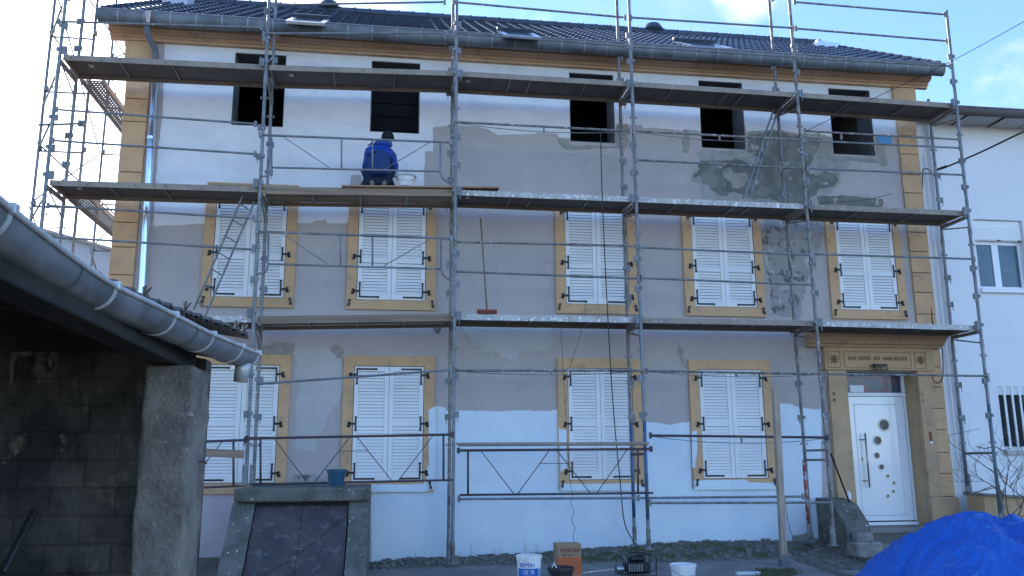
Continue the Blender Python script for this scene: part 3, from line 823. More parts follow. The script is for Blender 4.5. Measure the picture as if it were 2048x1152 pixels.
# white paint that has gone over the lower surrounds
YS = -0.054
for k, px in enumerate([
    [(857, 821), (871, 812), (872, 978), (845, 984), (742, 984), (742, 969), (846, 968), (853, 958), (853, 938), (858, 930)],
    [(1117, 858), (1133, 860), (1134, 935), (1121, 945)],
    [(1120, 968), (1270, 967), (1291, 970), (1293, 982), (1121, 981)],
    [(1383, 862), (1393, 862), (1395, 895), (1390, 935), (1385, 935)],
    [(1388, 961), (1490, 959), (1500, 965), (1551, 966), (1552, 979), (1389, 980)]]):
    sheet('paint_overspill', px, YS, 0.003, m_fresh, house, 0.008, 40+k, 0.03)

# ------------------------------------------------------------ doorway
X0 = 12.64
def part(nm, x0, x1, y0, y1, z0, z1, m, par=house, bev=0.006):
    bm = B(); box(bm, x0, x1, y0, y1, z0, z1, bev); return obj(nm, bm, m, par)
part('door_pilaster', 12.66, 13.018, -0.10, -0.002, 0.20, 3.236, m_doorstone)
part('door_pilaster', 14.424, 14.695, -0.10, -0.002, 0.95, 3.236, m_doorstone)
part('pilaster_moulding', 14.424, 14.47, -0.125, -0.102, 0.97, 3.236, m_doorstone)
part('pilaster_base', 14.424, 14.98, -0.16, -0.002, 0.34, 0.946, m_doorstone, bev=0.02)
part('door_reveal', 14.408, 14.4195, -0.001, 0.51, 0.41, 3.21, m_doorstone, bev=0)
part('door_reveal', 13.0215, 13.032, -0.001, 0.51, 0.41, 3.21, m_doorstone, bev=0)
part('frieze', 12.60, 14.78, -0.13, -0.002, 3.240, 3.66, m_doorstone)
for x0, x1 in ((12.65, 12.91), (12.98, 14.32), (14.39, 14.62)):     # sunk panels: a thin frame in relief, its shadow edge painted dark
    for q in ((x0, x1, 3.58, 3.594), (x0, x1, 3.286, 3.30), (x0, x0+0.014, 3.3005, 3.5795), (x1-0.014, x1, 3.3005, 3.5795)):
        part('panel_moulding', q[0], q[1], -0.146, -0.132, q[2], q[3], m_doorstone, bev=0)
        part('panel_moulding', q[0]+0.003, q[1]-0.003, -0.1335, -0.1315, q[2]-0.008, q[3]-0.002, m_carve, bev=0)
tp = [(-0.002, 3.664), (-0.16, 3.664), (-0.18, 3.70), (-0.24, 3.72), (-0.26, 3.75), (-0.34, 3.83), (-0.42, 3.86), (-0.44, 3.90), (-0.44, 3.925), (-0.002, 3.96)]
bm = B(); prism(bm, tp, 'x', 12.30, 14.96); obj('door_cornice', bm, m_doorstone, house)
me = text_mesh('JEAN TREVER  1857  ANNE BECKER', 0.100, 0.004, 0.76, 0.001)
me.materials.append(m_carve)
me.transform(Matrix.Rotation(math.pi/2, 4, 'X'))
inst('inscription', me, house, (13.65, -0.1335, 3.425))
for X in (12.78, 14.505):          # carved rosettes
    bm = B()
    lathe(bm, (0, 0, 0), [(0.0, 0.004), (0.02, 0.012), (0.03, 0.0)], 10, False)
    for k in range(8):
        t = k*math.pi/4
        obox(bm, (0.058*math.cos(t), 0.058*math.sin(t), 0.005), (0.024*math.cos(t), 0.024*math.sin(t), 0), (-0.012*math.sin(t), 0.012*math.cos(t), 0), (0, 0, 0.006))
    bm.transform(Matrix.Rotation(math.pi/2, 4, 'X'))
    bm.transform(Matrix.Translation((X, -0.134, 3.435)))
    obj('rosette', bm, m_carve, house)
# small wrought lamp bracket over the door
bm = B()
for q in (((13.50, 3.34), (13.78, 3.34)), ((13.51, 3.24), (13.77, 3.24)), ((13.50, 3.24), (13.50, 3.34)), ((13.78, 3.24), (13.78, 3.34)), ((13.64, 3.24), (13.64, 3.31)), ((13.50, 3.34), (13.56, 3.24))):
    tube(bm, [(q[0][0], -0.20, q[0][1]), (q[1][0], -0.20, q[1][1])], 0.009, 6)
tube(bm, [(13.50, -0.20, 3.33), (13.50, -0.133, 3.33)], 0.009, 6); tube(bm, [(13.78, -0.20, 3.33), (13.78, -0.133, 3.33)], 0.009, 6)
box(bm, 13.53, 13.75, -0.22, -0.18, 3.30, 3.332)
obj('door_lamp_bracket', bm, m_iron, house)
# frame, transom light, side light and leaf
DY = 0.30
part('transom_bar', 13.034, 14.404, DY-0.03, DY+0.05, 2.79, 2.86, m_frame)
part('transom_pane', 13.036, 14.31, DY+0.02, DY+0.03, 2.862, 3.205, m_trans)
part('door_frame', 14.345, 14.404, DY-0.02, DY+0.05, 2.862, 3.205, m_frame)
part('door_frame', 13.16, 13.225, DY-0.02, DY+0.05, 0.52, 2.788, m_frame)
part('door_frame', 14.352, 14.404, DY-0.02, DY+0.05, 0.52, 2.788, m_frame)
part('sidelight_pane', 13.036, 13.158, DY+0.02, DY+0.03, 0.52, 2.788, m_trans)
part('door_threshold', 13.036, 14.404, DY-0.06, DY+0.05, 0.44, 0.50, m_frame)
part('hall_wall', 12.6, 14.9, 1.6, 1.7, 0.3, 4.0, m_interior, bev=0)
part('notice', 13.30, 13.58, DY+0.014, DY+0.019, 2.87, 3.00, m_bucketw, bev=0)
bm = B(); box(bm, 13.23, 14.346, DY-0.005, DY+0.05, 0.52, 2.785, 0.004)
door = obj('door', bm, m_door, house)
for q in ((13.33, 14.19, 2.64, 2.652), (13.33, 14.19, 0.62, 0.632), (13.33, 13.342, 0.633, 2.639), (14.178, 14.19, 0.633, 2.639)):
    part('door_moulding', q[0], q[1], DY-0.012, DY-0.0055, q[2], q[3], m_frame, door, 0)
    part('dark_door_strip', q[0]+0.002, q[1]+0.004, DY-0.0075, DY-0.0052, q[2]-0.006, q[3]-0.001, m_gap, door, 0)  # thin dark strip set just below and right of each moulding
for x, y, r in ((1768, 850, 0.128), (1755, 881, 0.098), (1754, 911, 0.066), (1763, 934, 0.064), (1775.5, 952, 0.046), (1788, 966, 0.046), (1787, 982.5, 0.046), (1776, 992, 0.046)):
    p = at(x, y, DY-0.01)
    q_ = 0.74 if r > 0.05 else 0.5
    bm = B()
    lathe(bm, (0, 0, 0), [(r*q_, 0.0), (r*(q_+0.02), 0.012), (r*0.96, 0.012), (r, 0.0)], 28, False)
    bm.transform(Matrix.Rotation(math.pi/2, 4, 'X')); bm.transform(Matrix.Translation((p.x, DY-0.0055, p.z)))
    rg = obj('porthole_ring', bm, m_ring, door, smooth=True)
    bm = B(); lathe(bm, (0, 0, 0), [(r*(q_-0.005), 0.0), (r*(q_-0.005), 0.003)], 24, True, True)
    bm.transform(Matrix.Rotation(math.pi/2, 4, 'X')); bm.transform(Matrix.Translation((p.x, DY-0.0065, p.z)))
    obj('porthole_pane', bm, m_porthole if r > 0.05 else m_gap, rg)
a, b = at(1729, 866, DY-0.09), at(1740, 975, DY-0.09)
bm = B(); tube(bm, [(a.x+0.01, a.y, a.z), (a.x+0.01, a.y, b.z)], 0.015, 10)
for z in (a.z-0.12, b.z+0.12): tube(bm, [(a.x+0.01, a.y, z), (a.x-0.07, DY-0.006, z)], 0.011, 8)
obj('door_handle', bm, m_steel, door, smooth=True)
part('key_plate', a.x-0.06, a.x-0.03, DY-0.016, DY-0.0055, 1.60, 1.66, m_steel, door)
# bell niche
part('bell_plate', 14.545, 14.60, -0.106, -0.101, 1.95, 2.12, m_brush)
part('bell_button', 14.548, 14.598, -0.112, -0.107, 1.90, 1.945, m_frame)
# corroded fixing holes in both pilasters
for x, y in ((1668, 788), (1669, 800), (1843, 789), (1845, 802)):
    p = at(x, y, -0.102); part('rust_spot', p.x-0.02, p.x+0.02, -0.106, -0.101, p.z-0.025, p.z+0.03, m_brush)
# steps and cheek walls
part('door_step', 13.0, 14.42, -0.32, 0.235, 0.34, 0.438, m_slab, bev=0.02)
part('step_riser', 12.98, 14.40, -0.28, -0.003, 0.15, 0.338, m_plinth, bev=0)
part('door_step', 12.95, 14.9, -0.66, -0.283, 0.06, 0.20, m_slab, bev=0.02)
bm = B(); prism(bm, jag([(-0.004, 0.0), (-1.05, 0.0), (-1.06, 0.25), (-0.95, 0.55), (-0.62, 0.86), (-0.42, 0.93), (-0.004, 0.96)], 0.03, 0.07, 3), 'x', 12.28, 12.72)
bmesh.ops.triangulate(bm, faces=bm.faces)
obj('cheek_wall', bm, m_concrete2, house)
bm = B(); prism(bm, [(15.03, 0.1), (16.25, 0.1), (16.22, 0.58), (15.85, 0.93), (15.03, 0.99)], 'y', -0.75, -0.30)
obj('cheek_wall', bm, m_doorstone, house)
bm = B(); prism(bm, [(15.0, 0.995), (15.86, 0.935), (16.26, 0.585), (16.27, 0.61), (15.88, 0.975), (15.0, 1.035)], 'y', -0.80, -0.26)
obj('wall_coping', bm, m_slab, house)
# ------------------------------------------------------------ scaffold along the front
YO, YI = -1.2, -0.42
PX = [-0.66, 2.56, 5.715, 8.80, 11.90, 15.02]
scaf = thing('scaffold', 'tall galvanised tube scaffold with guard rails standing along the whole shaded front of the house', 'scaffold', (7.2, -0.8, 0.1))
def lean(i, z):           # the real frames are a little out of plumb
    return PX[i] + (0.0, -0.006, 0.0, 0.0, 0.006, 0.010)[i]*(z-6)*(-1 if i in (4,) else 1)
def coupler(bm, p, s=1, big=False):
    k = 1.35 if big else 1
    obox(bm, Vector(p)+Vector((0.052*s*k, -0.012, 0)), (0.030*k, 0, 0), (0, 0.012, 0), (0, 0, 0.05*k))
    obox(bm, Vector(p)+Vector((-0.03*s, -0.02, 0.01)), (0.02, 0, 0), (0, 0.02, 0), (0, 0, 0.028))
    obox(bm, Vector(p)+Vector((0.06*s*k, -0.03, -0.03)), (0.006, 0, 0), (0, 0.005, 0), (0, 0, 0.085*k))
TOPS = {(0, 0): 11.6, (0, 1): 11.6, (5, 0): 10.02, (5, 1): 8.55}
for i in range(6):
    for j, Y in ((0, YO), (1, YI)):
        X0s, z0 = PX[i], 0.12
        if i == 1: z0 = 1.30
        if i == 5: z0 = 0.62 if j == 0 else 1.05
        if i == 2 and j == 1: z0 = 0.09
        z0 = max(z0, 0.09) if i else -0.02
        if i in (3, 4): z0 = 0.26 if j == 0 else 0.24
        zt = TOPS.get((i, j), 11.6)
        dx = 0.0 if i != 2 else (-0.015 if j == 0 else -0.02)
        mt = m_tube if (i, j) not in ((2, 1), (3, 1), (4, 0), (4, 1)) else m_tube2
        bm = B()
        tube(bm, [(lean(i, z0)+dx, Y, z0), (lean(i, 6)+dx, Y, 6), (lean(i, zt)+dx, Y, zt)], 0.0285, 10)
        for z in (4.0-0.35, 6.05-0.35, 8.15-0.3):     # spigot sleeves
            if z0 < z < zt: tube(bm, [(lean(i, z)+dx, Y, z-0.12), (lean(i, z)+dx, Y, z+0.02)], 0.034, 10)
        s = obj('standard', bm, mt, scaf, smooth=True, auto=40)
        for z in (2.35, 2.95, 4.45, 4.96, 6.48, 6.98, 8.55, 9.05, 3.93, 6.03, 8.13):
            if z0+0.1 < z < zt-0.05:
                bm = B(); coupler(bm, (lean(i, z)+dx, Y, z), 1 if (i+j) % 2 == 0 else -1, z in (3.93, 6.03, 8.13))
                obj('coupler', bm, m_tube, s)
        for z in (1.9, 3.4, 5.4, 7.5):                # locking pins across the tube
            if z0 < z < zt:
                bm = B(); tube(bm, [(lean(i, z)+dx-0.055, Y, z), (lean(i, z)+dx+0.055, Y, z)], 0.009, 6)
                for q in (-0.055, 0.055): tube(bm, [(lean(i, z)+dx+q, Y, z-0.022), (lean(i, z)+dx+q, Y, z+0.022)], 0.010, 6)
                obj('locking_pin', bm, m_tube, s)
        bm = B(); box(bm, X0s+dx-0.075, X0s+dx+0.075, Y-0.075, Y+0.075, z0-0.012, z0, 0)
        tube(bm, [(X0s+dx, Y, z0), (X0s+dx, Y, z0+0.30)], 0.036, 10)
        obj('base_plate', bm, m_tube2 if z0 < 1 else m_tube, s)
        if (i, j) in ((3, 1), (3, 0)):
            bm = B(); tube(bm, [(PX[i]+dx, Y, z0+0.45), (PX[i]+dx, Y, 2.25)], 0.0298, 12); obj('painted_sleeve', bm, m_tubeblue, s, smooth=True)
        if i == 5:
            bm = B(); tube(bm, [(lean(5, z0+.2), Y, z0+0.1), (lean(5, 2.6), Y, 2.55)], 0.0296, 12)
            obj('painted_sleeve', bm, mat('worn_teal_tube', (0.10, 0.17, 0.20), 0.55, 0.2, col2=(0.17, 0.16, 0.17), ns=7), s, smooth=True)
        if i == 4 and j == 1:
            bm = B(); tube(bm, [(PX[4]+dx, Y, z0+0.3), (PX[4]+dx, Y, 1.6)], 0.0297, 12)
            obj('painted_sleeve', bm, mat('peeling_red_tube', (0.30, 0.06, 0.05), 0.7, col2=(0.42, 0.46, 0.48), ns=9, lo=0.5, hi=0.54, stretch=(1, 1, 0.8)), s, smooth=True)
# transoms that carry the decks, with corner struts
DZ = {1: [3.80, 3.83, 3.93, 3.93, 3.93, 3.90], 2: [5.93, 5.95, 6.03, 6.03, 6.02, 6.01], 3: [8.04, 8.07, 8.16, 8.155, 8.135, 8.10]}
for L in (1, 2, 3):
    for i in range(6):
        z = DZ[L][i]-0.075
        if L == 1 and i == 0: continue
        bm = B(); x = lean(i, z)
        beam(bm, (x, YO+0.02, z), (x, YI-0.02, z), 0.05, 0.055)
        tube(bm, [(x, YO+0.03, z-0.20), (x, YI-0.06, z-0.05)] if i > 2 else [(x, YI-0.03, z-0.28), (x, YO+0.16, z-0.04)], 0.014, 6)
        obj('transom', bm, m_rib, scaf)
for z in (1.62, 1.78):
    bm = B(); tube(bm, [(PX[4], YO, z), (PX[4], YI, z)], 0.02, 8); obj('transom', bm, m_tube, scaf)
bm = B(); tube(bm, [(PX[5], YO, 1.72), (PX[5], YI, 1.72)], 0.022, 8); obj('transom', bm, m_tube, scaf)
bm = B(); tube(bm, [(PX[3], YO, 1.73), (PX[3], YI, 1.73)], 0.022, 8); obj('transom', bm, m_rust, scaf)
def rail(a, b, r=0.019, Y=YO-0.03, mt=None, nm='guard_rail', sag=0.0, n=8, par=None):
    p, q = at(a[0], a[1], Y), at(b[0], b[1], Y)
    bm = B()
    if sag:
        pts = [p.lerp(q, t/6)+Vector((0, 0, -sag*4*(t/6)*(1-t/6))) for t in range(7)]
    else: pts = [p, q]
    tube(bm, pts, r, n)
    obox(bm, p, (0.022, 0, 0), (0, 0.012, 0), (0, 0, 0.05)); obox(bm, q, (0.022, 0, 0), (0, 0.012, 0), (0, 0, 0.05))
    return obj(nm, bm, mt or m_tube, par or scaf, smooth=True, auto=40)
for a, b in [((113, 219), (511, 248)), ((106, 281), (510, 308)), ((96, 411), (508, 437)), ((104, 474), (506, 499)), ((118, 43), (523, 55)),
             ((527, 67), (893, 66)), ((545, 10), (889, 4)),
             ((908, 4), (1250, 35)), ((909, 66), (1254, 92)), ((1262, 35), (1586, 56)), ((1263, 93), (1590, 114)),
             ((1592, 57), (1893, 82)), ((1596, 115), (1900, 132)), ((1589, 4), (1889, 29)),
             ((1273, 320), (1606, 337)), ((1610, 281), (1920, 296)), ((1616, 337), (1928, 350)),
             ((912, 484), (1272, 492)), ((912, 543), (1276, 557)), ((1281, 495), (1622, 510)), ((1284, 556), (1628, 570)),
             ((1626, 508), (1948, 518)), ((1651, 748), (1976, 752)), ((515, 768), (902, 740)), ((1300, 1006), (1662, 1005))]:
    rail(a, b, mt=m_tube if a[0] < 900 or random.random() < 0.5 else m_tube2)
for a, b in [((918, 998), (1270, 996)), ((1277, 996), (1606, 993))]:
    rail(a, b, Y=YI-0.03 if a[0] > 1200 else YO-0.03)
# rails with a bowed tie underneath and a short stub
for a, b, st, sag in [((908, 244), (1257, 262), (1085, 12), 0.085), ((1268, 262), (1605, 280), (1436, 12), 0.085), ((1610, 262), (1918, 279), (1680, 14), 0.0),
                 ((911, 741), (1286, 741), (1100, 11), 0.06), ((1293, 742), (1640, 748), (1470, 11), 0.06), ((1301, 871), (1655, 875), (1480, 14), 0.10)]:
    rr = rail(a, b, 0.021 if sag else 0.019, mt=m_tube2 if a[1] < 800 else m_rust)
    Y = YO-0.03
    p, q = at(*a, Y), at(*b, Y)
    if sag:
        bm = B(); tube(bm, [p.lerp(q, t/10)+Vector((0, 0, -0.01-sag*4*(t/10)*(1-t/10))) for t in range(11)], 0.007, 6); obj('bowed_tie', bm, m_tube, rr)
    t = (st[0]-a[0])/(b[0]-a[0]); c = p.lerp(q, t)
    bm = B(); beam(bm, c+Vector((0, 0, -0.01)), c+Vector((0, 0, -0.01-(sag*4*t*(1-t) if sag else 0.12))), 0.022, 0.04, up=(0, 1, 0)); obj('rail_stub', bm, m_tube, rr)
# lattice guards
def lattice(top, bot, verts, diags, mt, ends=None, cross=None, r=0.017):
    Y = YO-0.03
    p, q = at(*top[0], Y), at(*top[1], Y)
    root = None
    bm = B(); tube(bm, [p, q], r+0.003, 8)
    root = obj('lattice_guard', bm, mt, scaf, smooth=True)
    for t in (p, q):
        bm = B(); obox(bm, t, (0.025, 0, 0), (0, 0.02, 0), (0, 0, 0.045)); obj('rail_hook', bm, mt, root)
    bm = B(); tube(bm, [at(*bot[0], Y), at(*bot[1], Y)], r, 8); obj('bottom_rail', bm, mt, root, smooth=True)
    for v in verts:
        bm = B(); tube(bm, [at(v[0], v[1], Y), at(v[0], v[2], Y)], 0.014 if mt is m_tube else 0.017, 8); obj('upright', bm, mt, root, smooth=True)
    for d in diags:
        bm = B(); tube(bm, [at(d[0], d[1], Y), at(d[2], d[3], Y)], 0.0075, 6); obj('diagonal_rod', bm, mt, root, smooth=True)
    if cross:
        bm = B(); tube(bm, [at(cross[0], cross[1], Y), at(cross[2], cross[3], Y)], 0.006, 6); obj('cross_rod', bm, mt, root)
    for e in ends or []:
        bm = B(); tube(bm, [at(x, y, Y) for x, y in e], 0.017, 8); obj('bent_end', bm, mt, root, smooth=True)
    return root
lattice(((521, 270), (901, 285)), ((545, 335), (880, 343)), [(683, 277, 337), (745, 280, 339)], [(567, 274, 660, 336), (859, 285, 770, 338)], m_tube,
        [[(543, 275), (543, 335), (542, 346), (536, 352), (521, 353)], [(881, 288), (881, 343), (884, 355), (892, 362), (903, 364)]])
lattice(((514, 463), (903, 477)), ((537, 528), (880, 538)), [(681, 470, 530), (745, 473, 531)], [(563, 467, 655, 528), (857, 480, 768, 532)], m_tube,
        [[(537, 468), (536, 530), (533, 541), (526, 546), (512, 548)], [(882, 480), (882, 535), (885, 548), (893, 556), (903, 560)]])
lattice(((494, 877), (905, 869)), ((500, 969), (906, 960)), [(521, 878, 968), (887, 871, 959)],
        [(549, 878, 612, 962), (631, 962, 700, 874), (714, 874, 784, 962), (797, 961, 866, 871)], m_rust, cross=(680, 902, 737, 902))
lattice(((409, 883), (491, 880)), ((408, 975), (493, 971)), [(467, 883, 972)], [(445, 883, 409, 928)], m_rust)
lattice(((917, 901), (1302, 898)), ((919, 990), (1306, 986)), [(936, 902, 989), (1276, 899, 985)],
        [(962, 902, 1028, 988), (1035, 988, 1099, 901), (1114, 901, 1181, 987), (1193, 987, 1254, 900)], m_rust, cross=(1080, 927, 1140, 927))
bm = B(); p, q = at(916, 889, YO-0.07), at(1294, 887, YO-0.07)
tube(bm, [p, q], 0.030, 10); obj('toe_pole', bm, m_rail, scaf, smooth=True)['label'] = 'tan painted pole'
bm = B(); p, q = at(406, 905, YO-0.06), at(488, 909, YO-0.06)
beam(bm, p, q, 0.03, 0.12); obj('toe_board', bm, m_plank, scaf)['label'] = 'short splintered brown board'
bm = B(); tube(bm, [at(1662, 908, -1.18), at(1698, 1003, -0.6)], 0.016, 8); obj('raking_strut', bm, m_black, scaf)
bm = B(); tube(bm, [at(1543, 3, YI), at(1562, -9, YI)], 0.016, 6); obj('corner_strut', bm, m_tube, scaf)

# ------------------------------------------------------------ decks
LV = {3: 'top level', 2: 'middle level', 1: 'lowest level'}
BY = ['leftmost bay, past the house corner', 'bay left of centre', 'centre bay', 'bay right of centre', 'rightmost bay, over the doorway side']
def deck(L, i, style):
    za, zb = DZ[L][i]+0.0, DZ[L][i+1]+0.0
    xa, xb = lean(i, za)+0.04, lean(i+1, zb)-0.04
    look = {'tan': 'tan-railed scaffold deck', 'pale': 'pale spattered scaffold deck', 'plank': 'weathered timber scaffold deck'}[style]
    extra = {(3, 0): 'highest on the left, under the gutter end', (3, 1): 'crossing the first two open dark windows', (3, 2): 'just under the cornice at mid-front', (3, 3): 'above the right-hand leaning ladder', (3, 4): 'highest on the right, sticking out past the house',
             (2, 0): 'above the leftmost ladder', (2, 1): 'carrying the kneeling worker', (2, 2): 'right of the kneeling worker', (2, 3): 'at the foot of the right-hand ladder', (2, 4): 'across the right-hand quoin above the fifth shutters',
             (1, 0): 'at the foot of the leftmost ladder', (1, 1): 'below the second pair of shutters', (1, 2): 'with the broom standing on it', (1, 3): 'below the fourth upper shutters', (1, 4): 'just above the carved door cornice'}[L, i]
    t = thing('scaffold_deck', look+' '+extra, 'scaffold deck', ((xa+xb)/2, (YO+YI)/2, min(za, zb)-0.04), 'scaffold decks along the front')
    rm = {'tan': m_rail, 'pale': m_railw, 'plank': m_plank}[style]
    def bar(nm, y0, y1, h0, h1, m, a=xa, b=xb):
        bm = B()
        za_, zb_ = za+(zb-za)*(a-xa)/(xb-xa), za+(zb-za)*(b-xa)/(xb-xa)
        v = [bm.verts.new(p) for p in ((a, y0, za_+h0), (b, y0, zb_+h0), (b, y1, zb_+h0), (a, y1, za_+h0), (a, y0, za_+h1), (b, y0, zb_+h1), (b, y1, zb_+h1), (a, y1, za_+h1))]
        for q in ((0,3,2,1),(4,5,6,7),(0,1,5,4),(1,2,6,5),(2,3,7,6),(3,0,4,7)): bm.faces.new([v[k] for k in q])
        return obj(nm, bm, m, t)
    if style == 'plank':
        n = 4; wv = (YI-YO-0.10)/n
        for k in range(n):
            bar('plank', YO+0.04+k*wv, YO+0.035+(k+1)*wv-0.006, -0.012+0.004*(k % 2), 0.045, m_plank)
        bar('side_rail', YO+0.045, YO+0.075, -0.075, -0.0125, m_plank)
        bar('side_rail', YI-0.075, YI-0.045, -0.075, -0.0125, m_plank)
        for f in (0.25, 0.5, 0.75): bar('cross_rib', YO+0.0765, YI-0.0765, -0.05, -0.0125, m_rib, xa+(xb-xa)*f-0.02, xa+(xb-xa)*f+0.02)
        return t
    bar('side_rail', YO+0.035, YO+0.055, -0.055, 0.038, rm)
    bar('side_rail', YI-0.055, YI-0.035, -0.055, 0.038, m_rail if style == 'tan' else m_plank)
    bar('platform_panel', YO+0.0555, YI-0.0555, 0.010, 0.022, m_panel)
    ribs = {0: (0.27, 0.53), 1: (0.34, 0.67), 2: (0.3, 0.42, 0.75), 3: (0.25, 0.6, 0.7), 4: (0.35, 0.72)}[i]
    for f in ribs: bar('cross_rib', YO+0.0557, YI-0.0557, -0.018, 0.009, m_rib, xa+(xb-xa)*f-0.012, xa+(xb-xa)*f+0.012)
    bar('end_rail', YO+0.0557, YI-0.0557, -0.04, 0.009, m_rail, xa, xa+0.03); bar('end_rail', YO+0.0557, YI-0.0557, -0.04, 0.009, m_rail, xb-0.03, xb)
    if i in (0, 1): bar('small_plate', -0.90, -0.80, 0.004, 0.0095, m_railw, xa+0.30, xa+0.37)
    if i == 2: bar('small_plate', -0.90, -0.80, 0.004, 0.0095, m_railw, xa+0.15, xa+0.22)
    for f in (0.04, 0.5, 0.96):       # bolt heads on the rail
        bm = B(); x = xa+(xb-xa)*f; z = za+(zb-za)*f
        lathe(bm, (0, 0, 0), [(0.011, 0), (0.009, 0.004)], 8, True, True); bm.transform(Matrix.Rotation(math.pi/2, 4, 'X')); bm.transform(Matrix.Translation((x, YO+0.0345, z-0.01)))
        obj('bolt_head', bm, m_iron, t)
    return t
ST = {(3, 0): 'tan', (3, 1): 'tan', (3, 2): 'tan', (3, 3): 'tan', (3, 4): 'tan', (2, 0): 'tan', (2, 1): 'plank', (2, 2): 'pale', (2, 3): 'pale', (2, 4): 'tan',
      (1, 0): 'pale', (1, 1): 'plank', (1, 2): 'pale', (1, 3): 'tan', (1, 4): 'pale'}
for k, s in ST.items(): deck(k[0], k[1], s)
def loose(name, label, a, b, Y, wd, th, m):
    p, q = at(*a, Y), at(*b, Y)
    bm = B(); beam(bm, p, q, wd, th)
    bmesh.ops.bevel(bm, geom=list(bm.edges), offset=0.003, segments=1, affect='EDGES')
    o = obj(name, bm, m); return tag(o, label, 'plank')
loose('long_plank', 'long reddish plank lying under the kneeling worker and running past the middle posts', (684, 375), (997, 378), -1.12, 0.2, 0.028, m_redplank)
loose('broad_board', 'short pale brown board laid over two middle-level decks, behind the second post from the left', (418, 371), (598, 377), -0.62, 0.18, 0.035, m_plankw)
# plaster drips and grit on the rails: splashes sitting on the pale decks
for L, i in ((1, 2), (1, 3), (2, 2), (2, 4), (1, 4)):
    bm = B()
    for k in range(26):
        x = random.uniform(lean(i, 4)+0.1, lean(i+1, 4)-0.1); z = DZ[L][i]+(DZ[L][i+1]-DZ[L][i])*(x-PX[i])/(PX[i+1]-PX[i])
        r = random.uniform(0.006, 0.018)
        zc_ = z+random.uniform(-0.04, 0.03); ph_ = random.uniform(0, 6)
        prism(bm, [(x+math.cos(ph_+q*0.785)*r*random.uniform(0.5, 1.1), zc_+math.sin(ph_+q*0.785)*r*random.uniform(0.4, 0.9)) for q in range(8)], 'y', YO+0.0315, YO+0.0348)
        if k % 3 == 0: obox(bm, (x, YO+0.05, z+0.041), (r*2.2, 0, 0), (0, 0.01, 0), (0, 0, 0.005))
    tag(obj('plaster_splash', bm, m_sand), 'dried white plaster splashes on a deck rail', 'plaster', kind='stuff')

# ------------------------------------------------------------ ladders
def ladder(label, a, b, Ya, Yb, wpx, n=None):
    t0, b0 = at(*a, Ya), at(*b, Yb)
    t = thing('ladder', label, 'ladder', b0)
    W = Vector((0.30, 0, 0)) if wpx is None else wpx
    for s in (-0.5, 0.5):
        bm = B(); beam(bm, b0+W*s, t0+W*s, 0.022, 0.05, up=(0, 1, 0)); obj('side_rail', bm, m_tube, t)
    L = (t0-b0).length; n = int(L/0.28)
    for k in range(n):
        f = (k+0.5)/n; c = b0.lerp(t0, f)
        bm = B(); tube(bm, [c-W*0.5, c+W*0.5], 0.012, 6); obj('rung', bm, m_tube, t)
    return t
ladder('narrow aluminium ladder leaning in the leftmost bay, in front of the first upper shutters', (497, 398), (398, 627), -0.95, -0.72, Vector((0.18, 0, -0.11)))
ladder('narrow aluminium ladder leaning between the fourth and fifth open windows', (1560, 196), (1494, 391), -0.60, -0.85, Vector((0.125, 0, 0.08)))

# ------------------------------------------------------------ broom, boards, wires
t = thing('broom', 'broom with red-brown head leaning on the lowest deck beside the middle posts', 'broom', at(974, 622, -0.9))
bm = B(); tube(bm, [at(961, 436, -0.45), at(974, 620, -0.85)], 0.014, 8); obj('handle', bm, m_plank, t, smooth=True)
p = at(974, 622, -0.88)
bm = B(); box(bm, p.x-0.165, p.x+0.165, -0.92, -0.84, p.z-0.01, p.z+0.022, 0.004); obj('head', bm, m_brush, t)
bm = B()
for k in range(30): box(bm, p.x-0.162+k*0.011, p.x-0.155+k*0.011, -0.915, -0.845, p.z-0.065, p.z-0.011)
tag(obj('bristles', bm, m_brush, t), kind='stuff')
def wire(name, label, px, r, m, cat='cable', n=6):
    bm = B(); pts = [at(*q) for q in px]
    if len(pts) > 2:      # smooth with Catmull-Rom
        out = []
        e = [pts[0]]+pts+[pts[-1]]
        for k in range(1, len(e)-2):
            for s in range(6):
                u = s/6
                out.append(0.5*((2*e[k])+(-e[k-1]+e[k+1])*u+(2*e[k-1]-5*e[k]+4*e[k+1]-e[k+2])*u*u+(-e[k-1]+3*e[k]-3*e[k+1]+e[k+2])*u**3))
        out.append(pts[-1]); pts = out
    tube(bm, pts, r, n)
    return tag(obj(name, bm, m, smooth=True), label, cat)
wire('electric_hose', 'thin black hose hanging from the upper rail in front of the third lower window', [(1201, 256, -1.26), (1204, 380, -1.27), (1210, 520, -1.27), (1217, 660, -1.26), (1224, 780, -1.25), (1232, 880, -1.22), (1240, 960, -1.2), (1248, 1040, -1.15), (1262, 1075, -1.1), (1278, 1096, -0.98)], 0.009, m_cable)
wire('coiled_wire', 'thin wavy wire dangling under the third lower shutters to the cardboard box', [(1122, 650, -1.24), (1126, 730, -1.25), (1133, 850, -1.3), (1140, 960, -1.5), (1146, 990, -1.8), (1141, 1005, -1.9), (1148, 1022, -2.0), (1143, 1040, -2.2), (1150, 1056, -2.4), (1146, 1070, -2.6), (1149, 1088, -2.8)], 0.004, m_rope)
wire('tie_string', 'thin slanting string tied between the lowest deck and the third lower window', [(1171, 605, -0.1), (1166, 650, -0.2), (1140, 735, -0.1)], 0.004, m_rope)
wire('overhead_wire', 'thin overhead wire crossing the upper right sky down to the rightmost deck', [(2120, 3, -3.0), (1900, 124, -2.2), (1740, 200, -1.5), (1612, 262, -1.26)], 0.006, m_cable)
wire('service_cable', 'thick black overhead cable reaching the corner of the white neighbouring wall', [(2120, 232, -3.5), (2048, 263, -2.7), (1960, 305, -1.4), (1890, 335, -0.4), (1868, 342, 0.05)], 0.016, m_cable)
